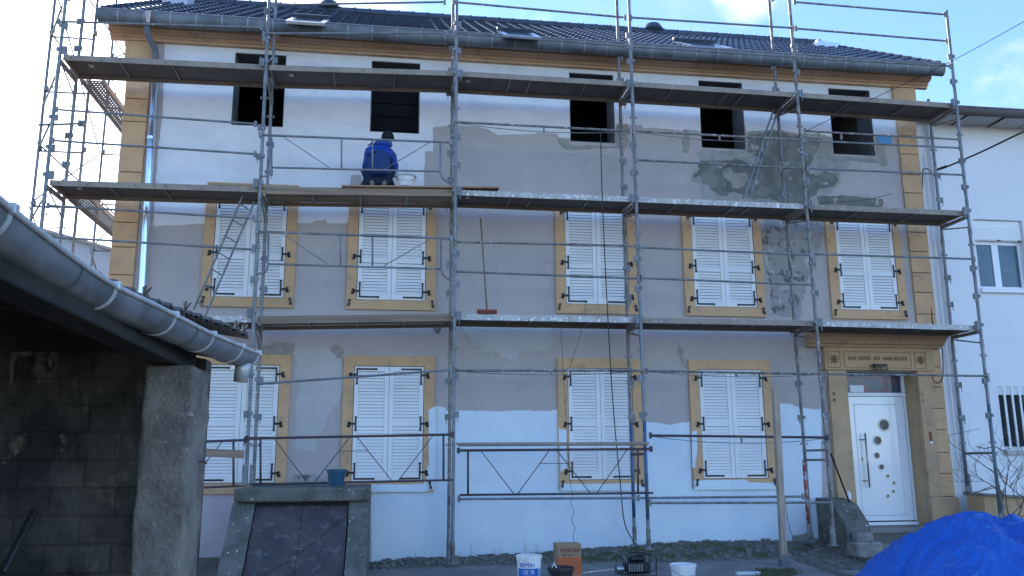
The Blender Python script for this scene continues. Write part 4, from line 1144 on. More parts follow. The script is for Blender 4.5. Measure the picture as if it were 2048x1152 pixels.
wire('drop_cable', 'black cable looping off its bracket and down the seam between both houses', [(1862, 345, -0.02), (1856, 338, -0.1), (1848, 338, -0.08), (1845, 350, -0.05), (1846, 420, -0.02), (1856, 560, -0.02), (1868, 660, -0.06), (1883, 690, -0.1), (1886, 745, -0.1), (1880, 765, -0.12), (1868, 762, -0.14), (1864, 752, -0.14)], 0.010, m_cable)
p = at(1872, 340, 0.0); bm = B(); tube(bm, [p+Vector((0.0, 0, 0)), p+Vector((0.06, -0.08, 0.01)), p+Vector((0.13, -0.16, 0.04))], [0.02, 0.03, 0.018], 8)
tag(obj('cable_clamp', bm, m_black), 'dark dead-end clamp where the thick cable meets the white wall', 'clamp')
wire('slack_cord', 'slack dark cord hanging beside the timber post to the bare plaster', [(1570, 995, -0.2), (1574, 1030, -0.25), (1580, 1060, -0.2), (1586, 1072, -0.1)], 0.005, m_cable)
wire('thin_stay', 'thin stay wire resting on the middle deck near the right-hand quoin', [(1640, 406, -0.5), (1710, 402, -0.5), (1750, 396, -0.5), (1784, 387, -0.5)], 0.006, m_rope)

# ------------------------------------------------------------ scaffold round the gable
gs = thing('gable_scaffold', 'second tube scaffold wrapped round the left gable, seen against the white sky', 'scaffold', (-1.0, 3.5, 0.0))
GXo, GXi = -1.42, -0.70
GYs = [0.30, 3.45, 6.6]
for X in (GXo, GXi):
    for Y in GYs:
        bm = B(); tube(bm, [(X, Y, -0.02), (X, Y, 13.2)], 0.0265, 8)
        s = obj('standard', bm, m_tube, gs, smooth=True)
        for z in (3.75, 4.9, 6.0, 7.0, 8.1, 9.2, 10.3):
            bm = B(); obox(bm, (X+0.03, Y-0.03, z), (0.032, 0, 0), (0, 0.025, 0), (0, 0, 0.04)); obj('coupler', bm, m_tube, s)
for Y in GYs:
    for z in (3.8, 4.85, 5.95, 6.95, 8.05, 9.1, 10.2, 11.3):
        bm = B(); tube(bm, [(GXo, Y, z), (GXi, Y, z)], 0.017, 6); obj('transom', bm, m_tube, gs)
for z in (4.9, 7.1, 9.2, 10.8):
    for a, b in zip(GYs, GYs[1:]):
        bm = B(); tube(bm, [(GXo-0.03, a, z), (GXo-0.03, b, z)], 0.017, 6); obj('guard_rail', bm, m_tube, gs)
for k, z in enumerate((1.8, 3.9, 6.0, 8.1, 10.2)):
    for a, b in zip(GYs, GYs[1:]):
        if (k) % 2: a, b = b, a
        bm = B(); tube(bm, [(GXo-0.05, a, z), (GXo-0.05, b, z+2.05)], 0.014, 6); obj('diagonal_brace', bm, m_tube, gs)
for z in (3.9, 6.0, 8.1, 10.2):       # short return between both scaffolds
    for q in ((-1.42, 0.30, z-0.3, -0.66, -1.2, z-0.3), (-1.42, 0.3, z+1.0, -0.66, -1.2, z+1.0)):
        bm = B(); tube(bm, [q[:3], q[3:]], 0.017, 6); obj('guard_rail', bm, m_tube, gs)
bm = B(); tube(bm, [at(78, 250, -1.0), at(168, 247, -0.3)], 0.019, 8)
obox(bm, at(163, 247, -0.32), (0.05, 0, 0), (0, 0.03, 0), (0, 0, 0.05)); obj('loose_tube', bm, m_tube, gs)
for z, lab in ((8.02, 'perforated metal deck receding along the gable at the upper level'), (5.92, 'perforated metal deck receding along the gable at the middle level')):
    DXo, DXi = -0.63, -0.25
    for a, b in ((-0.36, 2.7), (2.72, 5.8)):
        t = thing('perforated_deck', lab + (', nearer length' if a < 1 else ', farther length'), 'scaffold deck', ((DXo+DXi)/2, (a+b)/2, z), 'perforated gable decks')
        for X in (DXo, DXi-0.03):
            bm = B(); box(bm, X, X+0.03, a+0.02, b-0.02, z-0.03, z+0.06); obj('side_rail', bm, m_perf, t)
        # tread plate with real slots: strips and bridges
        bm = B(); x0, x1 = DXo+0.031, DXi-0.031
        ns = 6; wv = (x1-x0)/ns
        for k in range(ns):
            box(bm, x0+k*wv, x0+k*wv+wv*0.72, a+0.02, b-0.02, z, z+0.006)
        y = a+0.03; 
        while y < b-0.08:
            box(bm, x0, x1, y, y+0.055, z+0.0065, z+0.010); y += 0.085
        tag(obj('tread_plate', bm, m_perf, t), kind='stuff')
# ------------------------------------------------------------ worker
wk = thing('person', 'worker in blue jacket and black knit hat kneeling on the planks, facing the wall', 'person', (4.45, -0.8, 6.12))
Zf = 6.115
nd = [((4.42, -0.82, Zf+0.28), 0.10), ((4.43, -0.80, Zf+0.50), 0.10), ((4.44, -0.76, Zf+0.68), 0.10), ((4.47, -0.72, Zf+0.80), 0.07), ((4.51, -0.70, Zf+0.90), 0.06), ((4.55, -0.68, Zf+0.96), 0.07),
      # arms
      ((4.25, -0.74, Zf+0.72), 0.055), ((4.18, -0.60, Zf+0.52), 0.04), ((4.24, -0.36, Zf+0.40), 0.038), ((4.26, -0.30, Zf+0.40), 0.03),
      ((4.66, -0.74, Zf+0.70), 0.055), ((4.715, -0.60, Zf+0.52), 0.04), ((4.66, -0.34, Zf+0.50), 0.038), ((4.65, -0.28, Zf+0.51), 0.03),
      # legs
      ((4.31, -0.76, Zf+0.20), 0.08), ((4.20, -0.50, Zf+0.10), 0.07), ((4.30, -0.82, Zf+0.065), 0.05), ((4.33, -0.96, Zf+0.05), 0.04),
      ((4.53, -0.76, Zf+0.20), 0.08), ((4.66, -0.50, Zf+0.10), 0.07), ((4.55, -0.82, Zf+0.065), 0.05), ((4.52, -0.96, Zf+0.05), 0.04)]
ed = [(0, 1), (1, 2), (2, 3), (3, 4), (4, 5), (3, 6), (6, 7), (7, 8), (8, 9), (3, 10), (10, 11), (11, 12), (12, 13), (0, 14), (14, 15), (15, 16), (16, 17), (0, 18), (18, 19), (19, 20), (20, 21)]
skin('body', nd, ed, m_skin, wk, 0, 2)
# head with a face turned to the right
bm = B()
bmesh.ops.create_icosphere(bm, subdivisions=3, radius=1.0)
hc = Vector((4.57, -0.665, Zf+0.985)); fd = Vector((0.72, 0.69, -0.10)).normalized(); sdv = fd.cross(Vector((0, 0, 1))).normalized(); upv = sdv.cross(fd)
for v in bm.verts:
    c = v.co.copy()
    f, s, u = c.x, c.y, c.z
    if u < 0: f *= 1-0.12*(-u); s *= 1-0.28*(-u)
    nose = math.exp(-((u+0.12)**2/0.03+s*s/0.02))*0.22*(f > 0)
    brow = math.exp(-((u-0.12)**2/0.01+s*s/0.25))*0.05*(f > 0)
    eye = -sum(math.exp(-((u-0.02)**2/0.008+(s-q)**2/0.012)) for q in (-0.35, 0.35))*0.07*(f > 0)
    mouth = -math.exp(-((u+0.45)**2/0.003+s*s/0.06))*0.05*(f > 0)
    chin = math.exp(-((u+0.78)**2/0.03+s*s/0.08))*0.1*(f > 0)
    f += nose+brow+eye+mouth+chin
    v.co = hc+fd*f*0.098+sdv*s*0.078+upv*u*0.118
obj('head', bm, m_skin, wk, smooth=True)
for s in (-1, 1):
    bm = B(); bmesh.ops.create_icosphere(bm, subdivisions=2, radius=1.0)
    for v in bm.verts: v.co = hc+sdv*s*0.079+fd*(-0.01+v.co.x*0.018)+sdv*v.co.y*0.009+upv*(-0.005+v.co.z*0.032)
    obj('ear', bm, m_skin, wk, smooth=True)
bm = B(); bmesh.ops.create_icosphere(bm, subdivisions=3, radius=1.0)
bmesh.ops.delete(bm, geom=[v for v in bm.verts if v.co.z < -0.30+0.35*v.co.x], context='VERTS')
for v in bm.verts: c = v.co.copy(); v.co = hc+fd*(c.x*0.106-0.006)+sdv*c.y*0.089+upv*(c.z*0.132+0.012)
hat = obj('knit_hat', bm, m_hat, wk, smooth=True); md = hat.modifiers.new('thick', 'SOLIDIFY'); md.thickness = 0.012
bm = B(); ring = []
for k in range(24):
    t = 2*math.pi*k/24; ring.append(hc+fd*(math.cos(t)*0.108-0.004)+sdv*math.sin(t)*0.091+upv*(-0.012+0.036*math.cos(t)))
tube(bm, ring+[ring[0]], 0.016, 8, False); obj('hat_cuff', bm, m_hat, hat, smooth=True)
# jacket, hood, trousers over the body
jn = [((4.42, -0.87, Zf+0.20), (0.19, 0.17)), ((4.425, -0.86, Zf+0.36), (0.215, 0.19)), ((4.44, -0.82, Zf+0.60), (0.215, 0.185)), ((4.455, -0.78, Zf+0.76), (0.20, 0.155)), ((4.49, -0.74, Zf+0.86), (0.10, 0.09)),
      ((4.27, -0.75, Zf+0.70), 0.095), ((4.215, -0.62, Zf+0.50), 0.078), ((4.22, -0.42, Zf+0.41), 0.058),
      ((4.64, -0.75, Zf+0.69), 0.095), ((4.69, -0.62, Zf+0.50), 0.078), ((4.67, -0.40, Zf+0.50), 0.058)]
je = [(0, 1), (1, 2), (2, 3), (3, 4), (3, 5), (5, 6), (6, 7), (3, 8), (8, 9), (9, 10)]
jk = skin('jacket', jn, je, m_jacket, wk, 0, 2)
me = jk.data
me.materials.append(m_jacket2)
for p in me.polygons:               # navy back panel and lower part
    c = p.center+jk.location+Vector(wk.location)
    if c.z < Zf+0.66-0.55*max(0, abs(c.x-4.43)-0.08) and abs(c.x-4.44) < 0.20 or c.z < Zf+0.28: p.material_index = 1
for v in me.vertices:
    v.co += v.normal*noise.fractal(v.co*9, 1, 2, 3)*0.018
bm = B(); tube(bm, [(4.36, -0.80, Zf+0.84), (4.40, -0.86, Zf+0.83), (4.47, -0.875, Zf+0.83), (4.56, -0.84, Zf+0.83), (4.61, -0.76, Zf+0.84), (4.60, -0.69, Zf+0.86)], [0.03, 0.045, 0.05, 0.05, 0.045, 0.03], 10)
obj('hood', bm, m_jacket, jk, smooth=True)
bm = B(); tube(bm, [(4.235, -0.81, Zf+0.785), (4.32, -0.88, Zf+0.82)], [0.010, 0.022], 6); obj('shoulder_flap', bm, m_jacket2, jk)
tn = [((4.42, -0.84, Zf+0.26), (0.20, 0.15)), ((4.30, -0.76, Zf+0.19), 0.135), ((4.18, -0.52, Zf+0.10), 0.09), ((4.27, -0.78, Zf+0.07), 0.065), ((4.31, -0.88, Zf+0.06), 0.055),
      ((4.54, -0.76, Zf+0.19), 0.135), ((4.67, -0.52, Zf+0.10), 0.09), ((4.58, -0.78, Zf+0.07), 0.065), ((4.54, -0.88, Zf+0.06), 0.055)]
skin('trousers', tn, [(0, 1), (1, 2), (2, 3), (3, 4), (0, 5), (5, 6), (6, 7), (7, 8)], m_trouser, wk, 0, 2)
for x, t in ((4.33, 0.2), (4.53, -0.2)):
    bm = B(); bmesh.ops.create_icosphere(bm, subdivisions=2, radius=1.0)
    for v in bm.verts: v.co = Vector((x+v.co.x*0.052, -1.00+v.co.y*0.065, Zf+0.055+v.co.z*0.05))
    obj('boot', bm, m_trouser, wk, smooth=True)
    bm = B(); lathe(bm, (0, 0, 0), [(0.036, 0.0), (0.042, 0.012), (0.036, 0.02)], 12, True, True); bm.transform(Matrix.Diagonal((0.85, 1.15, 1, 1))); [setattr(v, 'co', v.co+Vector((0, noise.noise(v.co*30)*0.008, 0))) for v in bm.verts]; bm.transform(Matrix.Rotation(t*1.5, 4, 'Z')); bm.transform(Matrix.Rotation(math.pi/2+0.5, 4, 'X')); bm.transform(Matrix.Translation((x, -1.05, Zf+0.05)))
    obj('boot_sole', bm, m_sole, wk)
def hand(px, d, s):
    """palm with four curled fingers and a thumb"""
    px = Vector(px); d = Vector(d).normalized(); side = d.cross(Vector((0, 0, 1))).normalized(); dn = Vector((0, 0, -1))
    n = [(px, 0.026), (px+d*0.045, (0.038, 0.016)), (px+d*0.085, (0.040, 0.014))]; e = [(0, 1), (1, 2)]
    for k, (off, L) in enumerate(((-0.030, 0.070), (-0.010, 0.080), (0.011, 0.074), (0.030, 0.058))):
        b0 = len(n)
        n += [(px+d*0.09+side*off, 0.0095), (px+d*(0.09+L*0.5)+side*off+dn*L*0.15, 0.0088), (px+d*(0.09+L*0.75)+side*off+dn*L*0.5, 0.0075)]
        e += [(2, b0), (b0, b0+1), (b0+1, b0+2)]
    b0 = len(n); n += [(px+d*0.035+side*0.035*s, 0.011), (px+d*0.065+side*0.055*s+dn*0.01, 0.0095), (px+d*0.09+side*0.055*s+dn*0.03, 0.008)]
    e += [(0, b0), (b0, b0+1), (b0+1, b0+2)]
    skin('hand', n, e, m_skin, wk, 0, 1)
hand((4.235, -0.385, Zf+0.40), (0.1, 1, -0.1), 1)
hand((4.66, -0.365, Zf+0.50), (-0.1, 1, 0.1), -1)
tw_ = thing('trowel', 'plastering trowel held against the wall in the kneeling worker\'s right hand', 'trowel', (4.64, -0.24, Zf+0.46))
bm = B(); box(bm, 4.52, 4.78, -0.205, -0.202, Zf+0.44, Zf+0.55); obj('blade', bm, m_steel, tw_)
bm = B(); tube(bm, [(4.58, -0.25, Zf+0.485), (4.72, -0.25, Zf+0.485)], 0.012, 8); obj('handle', bm, m_plank, tw_)

# ------------------------------------------------------------ buckets and things on the ground
def bucket(name, label, c, r0, r1, h, m, rim=0.012, cat='bucket', bail=True, ribs=()):
    t = thing(name, label, cat, c)
    bm = B()
    lathe(bm, c, [(r0, 0), (r1, h), (r1+rim*0.3, h), (r1-0.004, h), (r0-0.004, 0.01)], 28, True, True)
    obj('body', bm, m, t, smooth=True, auto=40)
    bm = B()
    lathe(bm, Vector(c)+Vector((0, 0, h-0.03)), [(r1, 0), (r1+rim, 0.002), (r1+rim, 0.03), (r1-0.003, 0.034), (r1-0.005, 0.0)], 28, False, False); obj('rim', bm, m, t, smooth=True, auto=40)
    for z in ribs:
        rr = r0+(r1-r0)*z/h
        bm = B(); lathe(bm, Vector(c)+Vector((0, 0, z)), [(rr, 0), (rr+0.008, 0.002), (rr+0.008, 0.008), (rr, 0.01)], 28, False, False); obj('rib', bm, m, t)
    if bail:
        c = Vector(c)
        pts = [c+Vector((math.cos(a)*(r1+rim), -math.sin(a)*(r1+rim)*0.95, h-0.03-0.10*math.sin(a))) for a in [math.pi*k/12 for k in range(13)]]
        bm = B(); tube(bm, pts, 0.003, 5); obj('wire_handle', bm, m_steel, t)
    return t
p = at(808, 368, -0.80)
bucket('paint_bucket', 'white paint bucket standing on the planks just right of the kneeling worker', (p.x+0.03, -0.95, 6.145), 0.13, 0.162, 0.20, m_bucketw, ribs=(0.11,))
p = at(672, 976, -1.85)
bucket('flower_pot', 'blue plastic pot standing on the concrete hatch lid', (p.x, -1.85, 1.29), 0.10, 0.138, 0.235, m_pot, bail=False, cat='pot')
def bend_text(s, size, c, r, z, m, par, ang0=0.0, depth=0.001, sx=1.0, bold=0.0):
    me = text_mesh(s, size, depth, sx, bold)
    for v in me.vertices:
        a = v.co.x/r+ang0
        rr = r+0.0015+v.co.z
        v.co = Vector((math.sin(a)*rr, -math.cos(a)*rr, v.co.y))
    me.materials.append(m)
    return inst('printed_lettering', me, par, (c[0], c[1], z))
def band(c, ra, rb, z0, z1, a0, a1, m, par, nm='printed_band'):
    bm = B(); n = 20; A = []; Bq = []
    for k in range(n+1):
        a = a0+(a1-a0)*k/n
        A.append(bm.verts.new((c[0]+math.sin(a)*ra, c[1]-math.cos(a)*ra, z0))); Bq.append(bm.verts.new((c[0]+math.sin(a)*rb, c[1]-math.cos(a)*rb, z1)))
    for k in range(n): bm.faces.new((A[k], A[k+1], Bq[k+1], Bq[k]))
    return obj(nm, bm, m, par)
p = at(1058, 1110, -4.0)
c = (p.x, -4.0, 0.05); 
b1 = bucket('paint_bucket', 'tall white plastic bucket with blue printed lettering standing left of the cardboard box', c, 0.135, 0.150, p.z-0.05, m_bucketw, ribs=(p.z-0.05-0.055,), bail=False)
H = p.z-0.05
band(c, 0.1375+0.0135*0.0, 0.150, 0.05, 0.05+H-0.145, -1.25, 0.62, m_blueprint, b1)
band(c, 0.151, 0.1515, 0.05+H-0.30, 0.05+H-0.145, 0.66, 1.15, mat('pale_blue_print', (0.30, 0.52, 0.75), 0.5), b1)
bend_text('REMIN', 0.075, c, 0.1515, 0.05+H-0.130, m_blueprint, b1, -0.35, sx=0.92, bold=0.0)
bend_text('CE 78', 0.062, c, 0.1525, 0.05+H-0.208, m_bucketw, b1, -0.22, sx=0.9, bold=0.0)
bend_text('MULTI', 0.028, c, 0.1525, 0.05+H-0.245, m_bucketw, b1, -0.25, sx=0.9)
p = at(1366, 1128, -4.0)
bucket('paint_bucket', 'white lidless bucket with ribbed rim standing alone right of the dark machine', (p.x, -4.0, 0.05), 0.135, 0.155, p.z-0.05, m_bucketw, ribs=(p.z-0.12, p.z-0.17))
p = at(1121, 1134, -4.15)
tb = bucket('mixing_tub', 'low black rubber tub spattered with plaster in front of the cardboard box', (p.x, -4.15, 0.05), 0.11, 0.155, p.z-0.05, m_black)
tb2 = bm = B(); tube(bm, [at(1066+36, 1140, -4.1), at(1108, 1126, -4.12), at(1114, 1138, -4.2)], 0.008, 6); tag(obj('handle_rod', bm, m_bucketw, tb), None)
bm = B()
c0 = at(1134, 1086, -3.0)
box(bm, c0.x-0.165, c0.x+0.165, -3.15, -2.87, 0.05, c0.z, 0.004)
card = tag(obj('cardboard_box', bm, m_card), 'worn brown cardboard box with orange printed band standing behind the buckets', 'box')
bm = B(); box(bm, c0.x-0.163, c0.x+0.163, -3.153, -3.1505, 0.14, c0.z-0.17); obj('printed_band', bm, m_orange, card)
bm = B(); box(bm, c0.x+0.1655, c0.x+0.168, -3.14, -2.88, 0.14, c0.z-0.17); obj('printed_band', bm, m_orange, card)
me = text_mesh('MORTIER', 0.07, 0.001, 0.95); me.materials.append(m_darkred); me.transform(Matrix.Rotation(math.pi/2, 4, 'X')); inst('printed_lettering', me, card, (c0.x+0.01, -3.152, c0.z-0.105))
bm = B(); prism(bm, [(c0.x-0.09, c0.z-0.155), (c0.x-0.05, c0.z-0.155), (c0.x-0.07, c0.z-0.12)], 'y', -3.152, -3.1505); box(bm, c0.x-0.035, c0.x+0.07, -3.152, -3.1505, c0.z-0.148, c0.z-0.138); obj('printed_mark', bm, m_iron, card)
bm = B(); box(bm, c0.x-0.155, c0.x+0.155, -3.10, -3.06, c0.z+0.0005, c0.z+0.004); obj('tape', bm, m_plankw, card)
# small petrol machine
q = at(1268, 1140, -2.7)
mc = thing('power_machine', 'small black petrol generator lying on the slab, left of the lone white bucket', 'generator', (q.x, -2.7, 0.05))
x0, x1 = at(1228, 1140, -2.7).x, at(1306, 1140, -2.7).x
bm = B(); box(bm, x0+0.15, x1-0.08, -2.82, -2.58, 0.10, 0.24, 0.02); obj('engine_block', bm, m_black, mc)
bm = B(); box(bm, x0+0.20, x1-0.12, -2.80, -2.60, 0.245, 0.33, 0.03); obj('fuel_tank', bm, m_black, mc)
bm = B(); bmesh.ops.create_cone(bm, cap_ends=True, segments=16, radius1=0.075, radius2=0.05, depth=0.12, matrix=Matrix.Translation((x0+0.08, -2.72, 0.15)) @ Matrix.Rotation(math.pi/2, 4, 'Y')); obj('end_housing', bm, m_steel, mc, smooth=True, auto=40)
for Y in (-2.85, -2.55):
    bm = B(); tube(bm, [(x0+0.12, Y, 0.06), (x1, Y, 0.06), (x1+0.01, Y, 0.30), (x1-0.06, Y, 0.345), (x0+0.26, Y, 0.345)], 0.010, 8); obj('frame_tube', bm, m_black, mc, smooth=True)
for k in range(6):
    bm = B(); box(bm, x0+0.18+k*0.035, x0+0.195+k*0.035, -2.826, -2.8205, 0.12, 0.22); obj('cooling_fin', bm, m_steel, mc)
bm = B(); tube(bm, [(x1-0.10, -2.83, 0.2), (x1-0.06, -2.86, 0.27), (x1-0.01, -2.86, 0.22), (x1-0.03, -2.86, 0.13), (x1-0.10, -2.83, 0.12)], 0.006, 6); obj('pull_cord', bm, m_cable, mc)
bm = B(); beam(bm, at(1163, 1146, -3.0)+Vector((0, 0, 0.0)), at(1226, 1138, -2.8), 0.03, 0.012); tag(obj('metal_rod', bm, m_railw), 'pale flat rod lying on the slab between the cardboard box and the machine', 'rod')
# timber post with steel foot
pt = thing('timber_post', 'raw square timber post standing alone right of the fourth lower window', 'post', (10.66, -2.0, 0.05))
bm = B(); a, b = Vector((10.665, -2.0, 0.13)), Vector((10.71, -2.0, 2.72))
beam(bm, a, b, 0.092, 0.092, up=(0, 1, 0)); bmesh.ops.bevel(bm, geom=list(bm.edges), offset=0.005, segments=1, affect='EDGES'); obj('post', bm, m_post, pt)
bm = B(); box(bm, 10.60, 10.73, -2.07, -2.061, 0.02, 0.22); box(bm, 10.60, 10.73, -1.94, -1.93, 0.02, 0.22); box(bm, 10.58, 10.75, -2.10, -1.90, 0.04, 0.055); obj('steel_foot', bm, m_tube, pt)
# stacked stones by the steps
bm = B(); box(bm, 12.27, 12.74, -1.30, -0.95, 0.04, 0.30, 0.03)
for v in bm.verts: v.co += Vector((noise.noise(v.co*5)*0.03, noise.noise(v.co*5+Vector((9, 0, 0)))*0.03, noise.noise(v.co*5+Vector((0, 9, 0)))*0.02))
tag(obj('stone_block', bm, m_stone), 'grey concrete block at the foot of the steps, lower of the two', 'stone')
bm = B(); lathe(bm, (12.47, -1.14, 0.29), [(0.14, 0), (0.17, 0.03), (0.165, 0.11), (0.15, 0.15)], 14, True, True)
for v in bm.verts: v.co += Vector((noise.noise(v.co*7)*0.02, 0, noise.noise(v.co*7+Vector((9, 0, 0)))*0.02))
tag(obj('round_stone', bm, m_stone), 'round pale stone resting on the concrete block beside the steps', 'stone')
p = at(1700, 992, -0.35); bm = B(); lathe(bm, (p.x-0.02, -0.35, 0.94), [(0.035, 0), (0.04, 0.10), (0.02, 0.115), (0.02, 0.14)], 12, True, True)
tag(obj('small_bottle', bm, m_bucketw), 'small white bottle standing on the dark cheek wall beside the door', 'bottle')
# slabs of foam litter at the bottom edge
p = atz(1495, 1147, 0.06); bm = B(); box(bm, p.x-0.17, p.x+0.17, p.y-0.09, p.y+0.03, 0.046, 0.085, 0.008); tag(obj('foam_slab', bm, m_bucketw), 'white foam slab lying in the grass in front of the timber post', 'foam')

# rubble and grass along the wall
bm = B(); random.seed(11)
for k in range(1500):
    x = random.uniform(4.5, 14.5); y = -random.random()**1.2*1.25-0.02
    if x > 11.3: y = random.uniform(-2.3, -0.1)
    if 12.3 < x and y > -0.7: continue
    r = random.uniform(0.008, 0.035)*(1.3 if random.random() < 0.1 else 1)
    M3 = Matrix.Rotation(random.uniform(0, 3), 3, 'Z')
    obox(bm, (x, y, gz(x, y)+r*0.25), M3 @ Vector((r*random.uniform(.8, 1.8), 0, r*.2)), M3 @ Vector((0, r, 0)), (0, 0, r*random.uniform(.4, .8)))
tag(obj('rubble', bm, m_stone), kind='stuff', label='broken stones and plaster rubble strewn along the foot of the wall', cat='rubble')
def grass(n, region, hgt, m, name, label):
    bm = B()
    for k in range(n):
        x, y = region()
        z = gz(x, y); h = hgt*random.uniform(0.4, 1.2); a = random.uniform(0, 6.28); l = random.uniform(0.1, 0.6)*h; wd = random.uniform(0.003, 0.006)
        dx, dy = math.cos(a)*l, math.sin(a)*l
        v = [bm.verts.new(q) for q in ((x-wd, y, z-0.01), (x+wd, y, z-0.01), (x+dx*0.4+wd*0.7, y+dy*0.4, z+h*0.6), (x+dx*0.4-wd*0.7, y+dy*0.4, z+h*0.6), (x+dx, y+dy, z+h))]
        bm.faces.new(v[:4]); bm.faces.new((v[3], v[2], v[4]))
    me = bpy.data.meshes.new(name); bm.to_mesh(me); bm.free(); me.materials.append(m)
    return tag(inst(name, me), label, 'grass', kind='stuff')
def clump(cs, s):
    def f():
        c = random.choice(cs); return random.gauss(c[0], s), random.gauss(c[1], s*0.5)
    return f
cl = [(random.uniform(7.3, 11.0), random.uniform(-0.95, -0.25)) for _ in range(26)] + [(12.75, -1.4), (13.0, -1.3), (12.3, -1.5), (12.9, -1.0), (11.7, -0.6)]
grass(4200, clump(cl, 0.10), 0.055, m_grass, 'weeds', 'low green weeds growing along the foot of the painted wall')
g3 = [tuple(atz(x, y, 0.05)[:2]) for x, y in ((1530, 1146), (1550, 1150), (1575, 1147), (1560, 1156), (1535, 1160))]
def gf():
    c = random.choice(g3); return random.gauss(c[0], 0.07), random.gauss(c[1], 0.06)
o = grass(2200, gf, 0.10, m_grass, 'grass_tuft', 'bright green grass tuft at the bottom edge in front of the timber post'); o.location.z += 0.03
bm = B()
for k in range(26):
    x = random.uniform(5.0, 7.6); y = random.uniform(-0.5, -0.1); z = gz(x, y); h = random.uniform(0.08, 0.28); a = random.uniform(-0.08, 0.08)
    tube(bm, [(x, y, z), (x+a*0.3, y, z+h*0.6), (x+a, y, z+h)], [0.003, 0.002, 0.001], 4)
tag(obj('dry_stalks', bm, m_dry), 'thin dry stalks sticking up against the blue-white wall base', 'stalks', kind='stuff')

# ------------------------------------------------------------ cellar hatch
ch = thing('cellar_hatch', 'sloping cellar hatch of brown metal doors in a mossy concrete frame against the wall', 'cellar hatch', (3.5, -1.5, 0.0))
HX0, HX1 = 2.58, 4.43
bm = B(); box(bm, HX0+0.02, HX1, -2.30, -0.055, 1.09, 1.275, 0.02)
bmesh.ops.subdivide_edges(bm, edges=bm.edges[:], cuts=3, use_grid_fill=True)
for v in bm.verts: v.co += Vector((noise.noise(v.co*4)*0.012, noise.noise(v.co*4+Vector((7, 0, 0)))*0.02, noise.noise(v.co*4+Vector((0, 7, 0)))*0.010))
obj('lid_slab', bm, m_concrete2, ch)
for xa, xb in ((HX0, HX0+0.30), (HX1-0.27, HX1)):
    bm = B(); prism(bm, [(-0.06, -0.05), (-0.06, 1.085), (-2.20, 1.085), (-2.24, 1.03), (-3.45, -0.05)], 'x', xa, xb)
    bmesh.ops.triangulate(bm, faces=bm.faces); bmesh.ops.subdivide_edges(bm, edges=bm.edges[:], cuts=4, use_grid_fill=True)
    for v in bm.verts: v.co += Vector((noise.noise(v.co*5)*0.012, noise.noise(v.co*5+Vector((7, 0, 0)))*0.012, 0))
    obj('side_wall', bm, m_concrete2, ch)
dv = Vector((0, -1.21, -1.15)); dn = Vector((0, -1.15, 1.21)).normalized()
def hp(x, t, h): return Vector((x, -2.22, 1.03))+dv*t+dn*h
def leafp(xa, xb, ta, tb, nm, h=0.0):
    bm = B(); n = 10
    g = [[bm.verts.new(hp(xa+(xb-xa)*i/n, ta+(tb-ta)*j/n, h+noise.noise(Vector((i*0.5+xa*3, j*0.5, 3)))*0.010)) for i in range(n+1)] for j in range(n+1)]
    for j in range(n):
        for i in range(n): bm.faces.new((g[j][i], g[j][i+1], g[j+1][i+1], g[j+1][i]))
    bm.faces.ensure_lookup_table()
    r = bmesh.ops.extrude_face_region(bm, geom=bm.faces[:])
    for v in r['geom']:
        if isinstance(v, bmesh.types.BMVert): v.co -= dn*0.01
    return obj(nm, bm, m_hatch, ch, smooth=True, auto=30)
xm = 3.53
leafp(HX0+0.315, xm-0.003, 0.0, 1.05, 'hatch_door'); leafp(xm+0.003, HX1-0.285, 0.0, 1.05, 'hatch_door')
def welt(a, b, nm='sheet_seam'):
    bm = B(); pts = []
    for k in range(9):
        u = a[0]+(b[0]-a[0])*k/8; t = a[1]+(b[1]-a[1])*k/8
        pts.append(hp(u, t, 0.012)+Vector((0, 0, noise.noise(Vector((u*4, t*4, 1)))*0.006)))
    tube(bm, pts, 0.007, 5); obj(nm, bm, m_hatch, ch)
welt((HX0+0.33, 0.80), (xm-0.04, 0.56)); welt((xm+0.03, 0.50), (HX1-0.30, 0.12))
bm = B(); p = hp(xm+0.0, 0.47, 0.02); 
for k in range(3): tube(bm, [p+Vector((-0.03+0.03*k, 0, 0)), p+Vector((-0.05+0.05*k, -0.02, 0.01))], 0.010, 5)
obj('hasp', bm, mat('ochre_rust', (0.30, 0.24, 0.14), 0.9), ch)
bm = B(); box(bm, HX0+0.31, HX1-0.275, -2.16, -2.12, 0.2, 1.08); obj('inner_board', bm, m_room, ch)

# ------------------------------------------------------------ neighbour house
nb = thing('neighbour_house', 'white rendered neighbouring house on the right edge with brown eaves and two windows', 'house', (17.5, 0.1, 0.0))
NX0, NX1, NZ = 15.06, 24.0, 8.44
w1 = (16.10, 17.18, 4.83, 6.30); w2 = (16.20, 17.7, 1.72, 2.98)
bm = B(); holed_wall(bm, NX0, NX1, -0.3, NZ, 0.10, 0.45, [w1, w2]); obj('wall', bm, m_neigh, nb)
bm = B(); box(bm, NX0, NX1, 0.46, 8, -0.3, 8.2); bm2 = bm; obj('inner_mass', bm, m_room, nb)
bm = B(); prism(bm, [(-0.42, 8.31), (0.6, 8.5), (4.2, 10.3), (4.2, 10.4), (-0.45, 8.45)], 'x', NX0-0.02, NX1); obj('roof', bm, m_neighroof, nb)
bm = B(); tube(bm, [(NX0+0.02, -0.50, 8.30), (NX1, -0.50, 8.30)], 0.075, 10); obj('gutter', bm, m_neighroof, nb, smooth=True)
x = NX0+0.05; k = 0
while x < NX1-0.4:
    L = random.uniform(0.5, 0.9)
    bm = B(); beam(bm, (x, -0.16, 8.27+random.uniform(-0.02, 0.02)), (x+L, -0.16, 8.27+random.uniform(-0.03, 0.03)), 0.50, 0.02); obj('soffit_board', bm, m_soffit, nb)
    x += L+0.04
